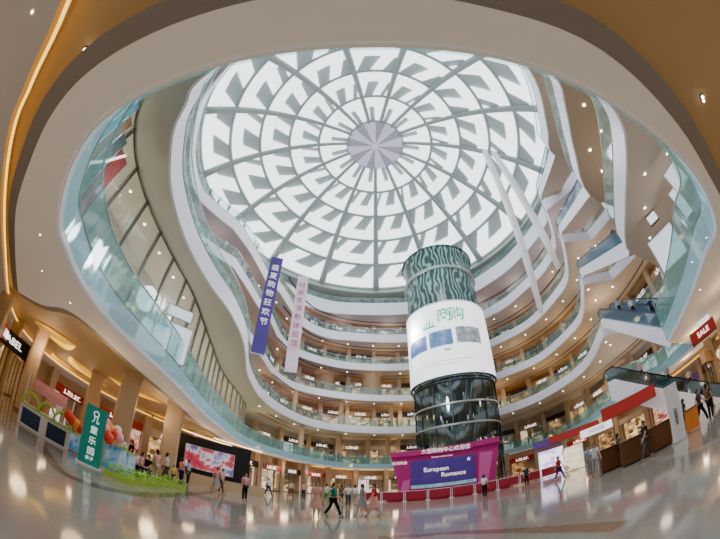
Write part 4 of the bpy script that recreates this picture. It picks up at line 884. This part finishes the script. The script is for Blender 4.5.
CL = {'white': (.78,.78,.80), 'pink': (.75,.30,.36), 'red': (.55,.03,.04), 'teal green': (.0,.22,.17), 'black': (.012,.012,.016), 'navy': (.02,.03,.10), 'grey': (.35,.35,.37), 'light blue': (.30,.48,.70),
      'beige': (.55,.42,.30), 'yellow': (.75,.55,.08), 'brown': (.14,.07,.04), 'salmon': (.70,.38,.30), 'green': (.08,.40,.10), 'dark grey': (.08,.08,.09)}
def cl(c): return mat('cloth_'+c.replace(' ', '_'), CL[c], .8, var=.12, scale=9)
skin_m = mat('skin', (.62, .38, .27), .5, var=.05, scale=6); hair_m = mat('dark_hair', (.012, .009, .008), .5, var=.2, scale=20)
def person(p, rz, kind, top, bot, label, group=None, near=True, skirt=False, h=1.64):
    me = PP[kind]['body']; o = bpy.data.objects.new('person', me); C.objects.link(o); o.location = p; o.rotation_euler = (0, 0, rz); s = h/1.64; o.scale = (s, s, s)
    o['label'] = label; o['category'] = 'person'
    if group: o['group'] = group
    mm = [skin_m, cl(top), cl(bot), hair_m, cl('black')]
    if near: mm = [skin_m, skin_m, skin_m, hair_m, cl('black')]
    for i, x in enumerate(mm): o.material_slots[i].link = 'OBJECT'; o.material_slots[i].material = x
    if near:
        for nm in ('top', 'skirt' if skirt else 'trousers', 'hair'):
            c = bpy.data.objects.new(nm, PP[kind][nm]); C.objects.link(c); c.parent = o; c.material_slots[0].link = 'OBJECT'
            c.material_slots[0].material = {'top': cl(top), 'skirt': cl(bot), 'trousers': cl(bot), 'hair': hair_m}[nm]
    return o
def facing(p): return math.atan2(p[1], p[0])-math.pi/2      # faces the camera (local -y towards it)
GP = [(333, 517, 'walk', 'teal green', 'black', 'person in a teal green top and black trousers walking across the middle of the hall', False, 1.3),
      (316, 519, 'stand', 'salmon', 'salmon', 'person in a long salmon dress left of the person in teal green', True, .2),
      (362, 516, 'walk2', 'grey', 'grey', 'dark haired person in a grey dress walking beside the person in red', True, -1.4),
      (374, 517, 'walk', 'red', 'salmon', 'dark haired person in a red top and salmon skirt beside the person in grey', True, -1.3),
      (348, 507, 'stand', 'white', 'dark grey', 'person in a white top standing behind the two walking friends', False, 0),
      (355, 505, 'walk', 'white', 'grey', 'person in a white top and grey trousers next to the other white top', False, 2.8),
      (341, 504, 'stand', 'brown', 'dark grey', 'person in brown and dark grey in the crowd behind the teal green top', False, 3.0),
      (326, 505, 'walk2', 'white', 'green', 'person in a white top and green trousers behind the teal green top', False, 2),
      (303, 500, 'stand', 'pink', 'navy', 'small far person in a pink top and navy trousers near the lit shops', False, .5),
      (244, 501, 'stand', 'pink', 'black', 'person in a pink top and black trousers alone left of the hall middle', False, .6),
      (216, 493, 'walk', 'pink', 'grey', 'left person of a pair in pink below the wall screen', True, .8),
      (221, 494, 'walk2', 'salmon', 'brown', 'right person of a pair, in salmon top, below the wall screen', False, .9),
      (187, 485, 'stand', 'light blue', 'black', 'person in a light blue top at the right end of the play area', False, 1.2),
      (180, 486, 'stand', 'pink', 'navy', 'person in a pink top at the right end of the play area', False, 2.2),
      (154, 482, 'stand', 'salmon', 'beige', 'tall person in a salmon top standing in the middle of the play area', False, -2.4),
      (164, 484, 'walk', 'white', 'dark grey', 'person in a white top behind the low planters', False, 1.9),
      (172, 485, 'stand', 'yellow', 'dark grey', 'small child in a yellow top behind the low planters', False, .4),
      (118, 474, 'walk2', 'white', 'black', 'person with black trousers standing at the seaside counters', False, 2.5),
      (128, 473, 'walk', 'black', 'black', 'person dressed in black right of the one in white at the seaside counters', False, -1.1),
      (590, 477, 'stand', 'light blue', 'grey', 'person in a light blue top near the right shops', False, .5),
      (597, 477, 'walk', 'white', 'grey', 'person in white next to the light blue top near the right shops', False, .2),
      (485, 498, 'stand', 'white', 'black', 'person in a white top and black trousers at the right end of the stage barriers', False, 2.6),
      (527, 487, 'stand', 'navy', 'black', 'far person in navy right of the stage', False, .3),
      (560, 480, 'walk', 'red', 'navy', 'far person in a red top before the violet display window', False, 1.1),
      (509, 487, 'stand', 'red', 'dark grey', 'far person in red at the corner of the stage', False, 1.5),
      (621, 466, 'stand', 'dark grey', 'black', 'person in dark grey beside the brown counter boxes', False, 2.0),
      (648, 459, 'walk', 'black', 'dark grey', 'person in black between the brown counter boxes', False, -1.0),
      (688, 432, 'stand', 'navy', 'black', 'person in navy by the white totem', False, 1.8),
      (703, 424, 'walk', 'dark grey', 'black', 'person in dark grey at the foot of the ground floor escalator', False, 1.2),
      (712, 419, 'stand', 'brown', 'black', 'person in brown at the right edge of the photo', False, 2.6),
      (268, 496, 'walk', 'white', 'navy', 'far person in white and navy left of the pink top', False, 1.0),
      (291, 498, 'stand', 'beige', 'brown', 'far person in beige at the lit shops on the left', False, .1)]
for u, v, kind, t_, b_, l, sk2, rz in GP:
    p = atz(u, v, 0)
    if p.length > 38: p = p*(38/p.length); p.z = 0
    h = 1.64 if 'child' not in l else 1.1
    person(p, facing(p)+rz, kind, t_, b_, l, skirt=sk2, h=h)
for i, (u, v, t_) in enumerate(((134, 476, 'white'), (146, 481, 'black'), (140, 479, 'pink'))):
    p = atz(u, v, 0); rz = facing(p)+(.5, -.7, 1.1)[i]; stool(p, f'round pink stool under the seated visitor in {t_}', stool_m); person((p.x, p.y, .02), rz, 'sit', t_, 'navy', f'visitor in a {t_} top seated on a stool in the play area')
# people along the galleries, on the escalators
RP = random.Random(11); cols = ['white', 'black', 'red', 'navy', 'grey', 'pink', 'light blue', 'beige', 'brown', 'dark grey', 'white', 'yellow', 'green']
for k in range(2, 7):
    pts = along(offset(CON[k], .42), .8, .4); s = 0; n_ = 0
    cand = [(p, t) for p, t in pts if (p.y > 33 or (p.x < -6 and p.y > 14 and k > 3) or (p.x > 22 and p.y > 19))]
    i = 0
    while i < len(cand):
        p, t = cand[i]; c1, c2 = RP.choice(cols), RP.choice(['navy', 'black', 'grey', 'dark grey'])
        n_ += 1; nm = WORDN[n_-1] if n_ <= 20 else 'far right '+WORDN[n_-21]
        person((p.x, p.y, ZB[k]+THK[k]), math.atan2(t.y, t.x)+math.pi+RP.uniform(-.5, .5)+math.pi, RP.choice(['lean', 'stand', 'walk', 'lean']), c1, c2, f'small person in {c1} top at {ORD[k]} floor balustrade, {nm} from left', f'people along the {ORD[k]} floor gallery', near=False, h=RP.uniform(1.6, 1.8))
        i += RP.choice([1, 2, 3, 4, 6]) if n_ < 26 else 999
for k in (2, 3):
    for j, (f, c1) in enumerate(((.25, 'navy'), (.5, 'white'), (.72, 'light blue'))):
        x = NI[0]+(FI[0]-NI[0])*f+.9; y = NI[1]+(FI[1]-NI[1])*f-.5; z = ZB[k]+THK[k]+(ZB[k+1]+THK[k+1]-ZB[k]-THK[k])*(f-.04)/.89
        person((x, y, z), facing((x, y)), 'stand', c1, 'black', f'person in a {c1} top riding the escalator above the {ORD[k]} floor', None, near=False)
for j, (f, c1) in enumerate(((.3, 'white'), (.5, 'grey'), (.75, 'salmon'))):
    x = 20.6+(17-20.6)*f+.9; y = 8.9+(15.6-8.9)*f+.45; person((x, y, 5.5*f+.12), facing((x, y)), 'stand', c1, 'black', f'person in a {c1} top riding the ground floor escalator', None, near=False)
#ENDPART2
vs = bpy.context.scene.view_settings; vs.view_transform = 'AgX'; vs.exposure = 0.95
try: vs.look = 'AgX - Punchy'
except Exception: pass
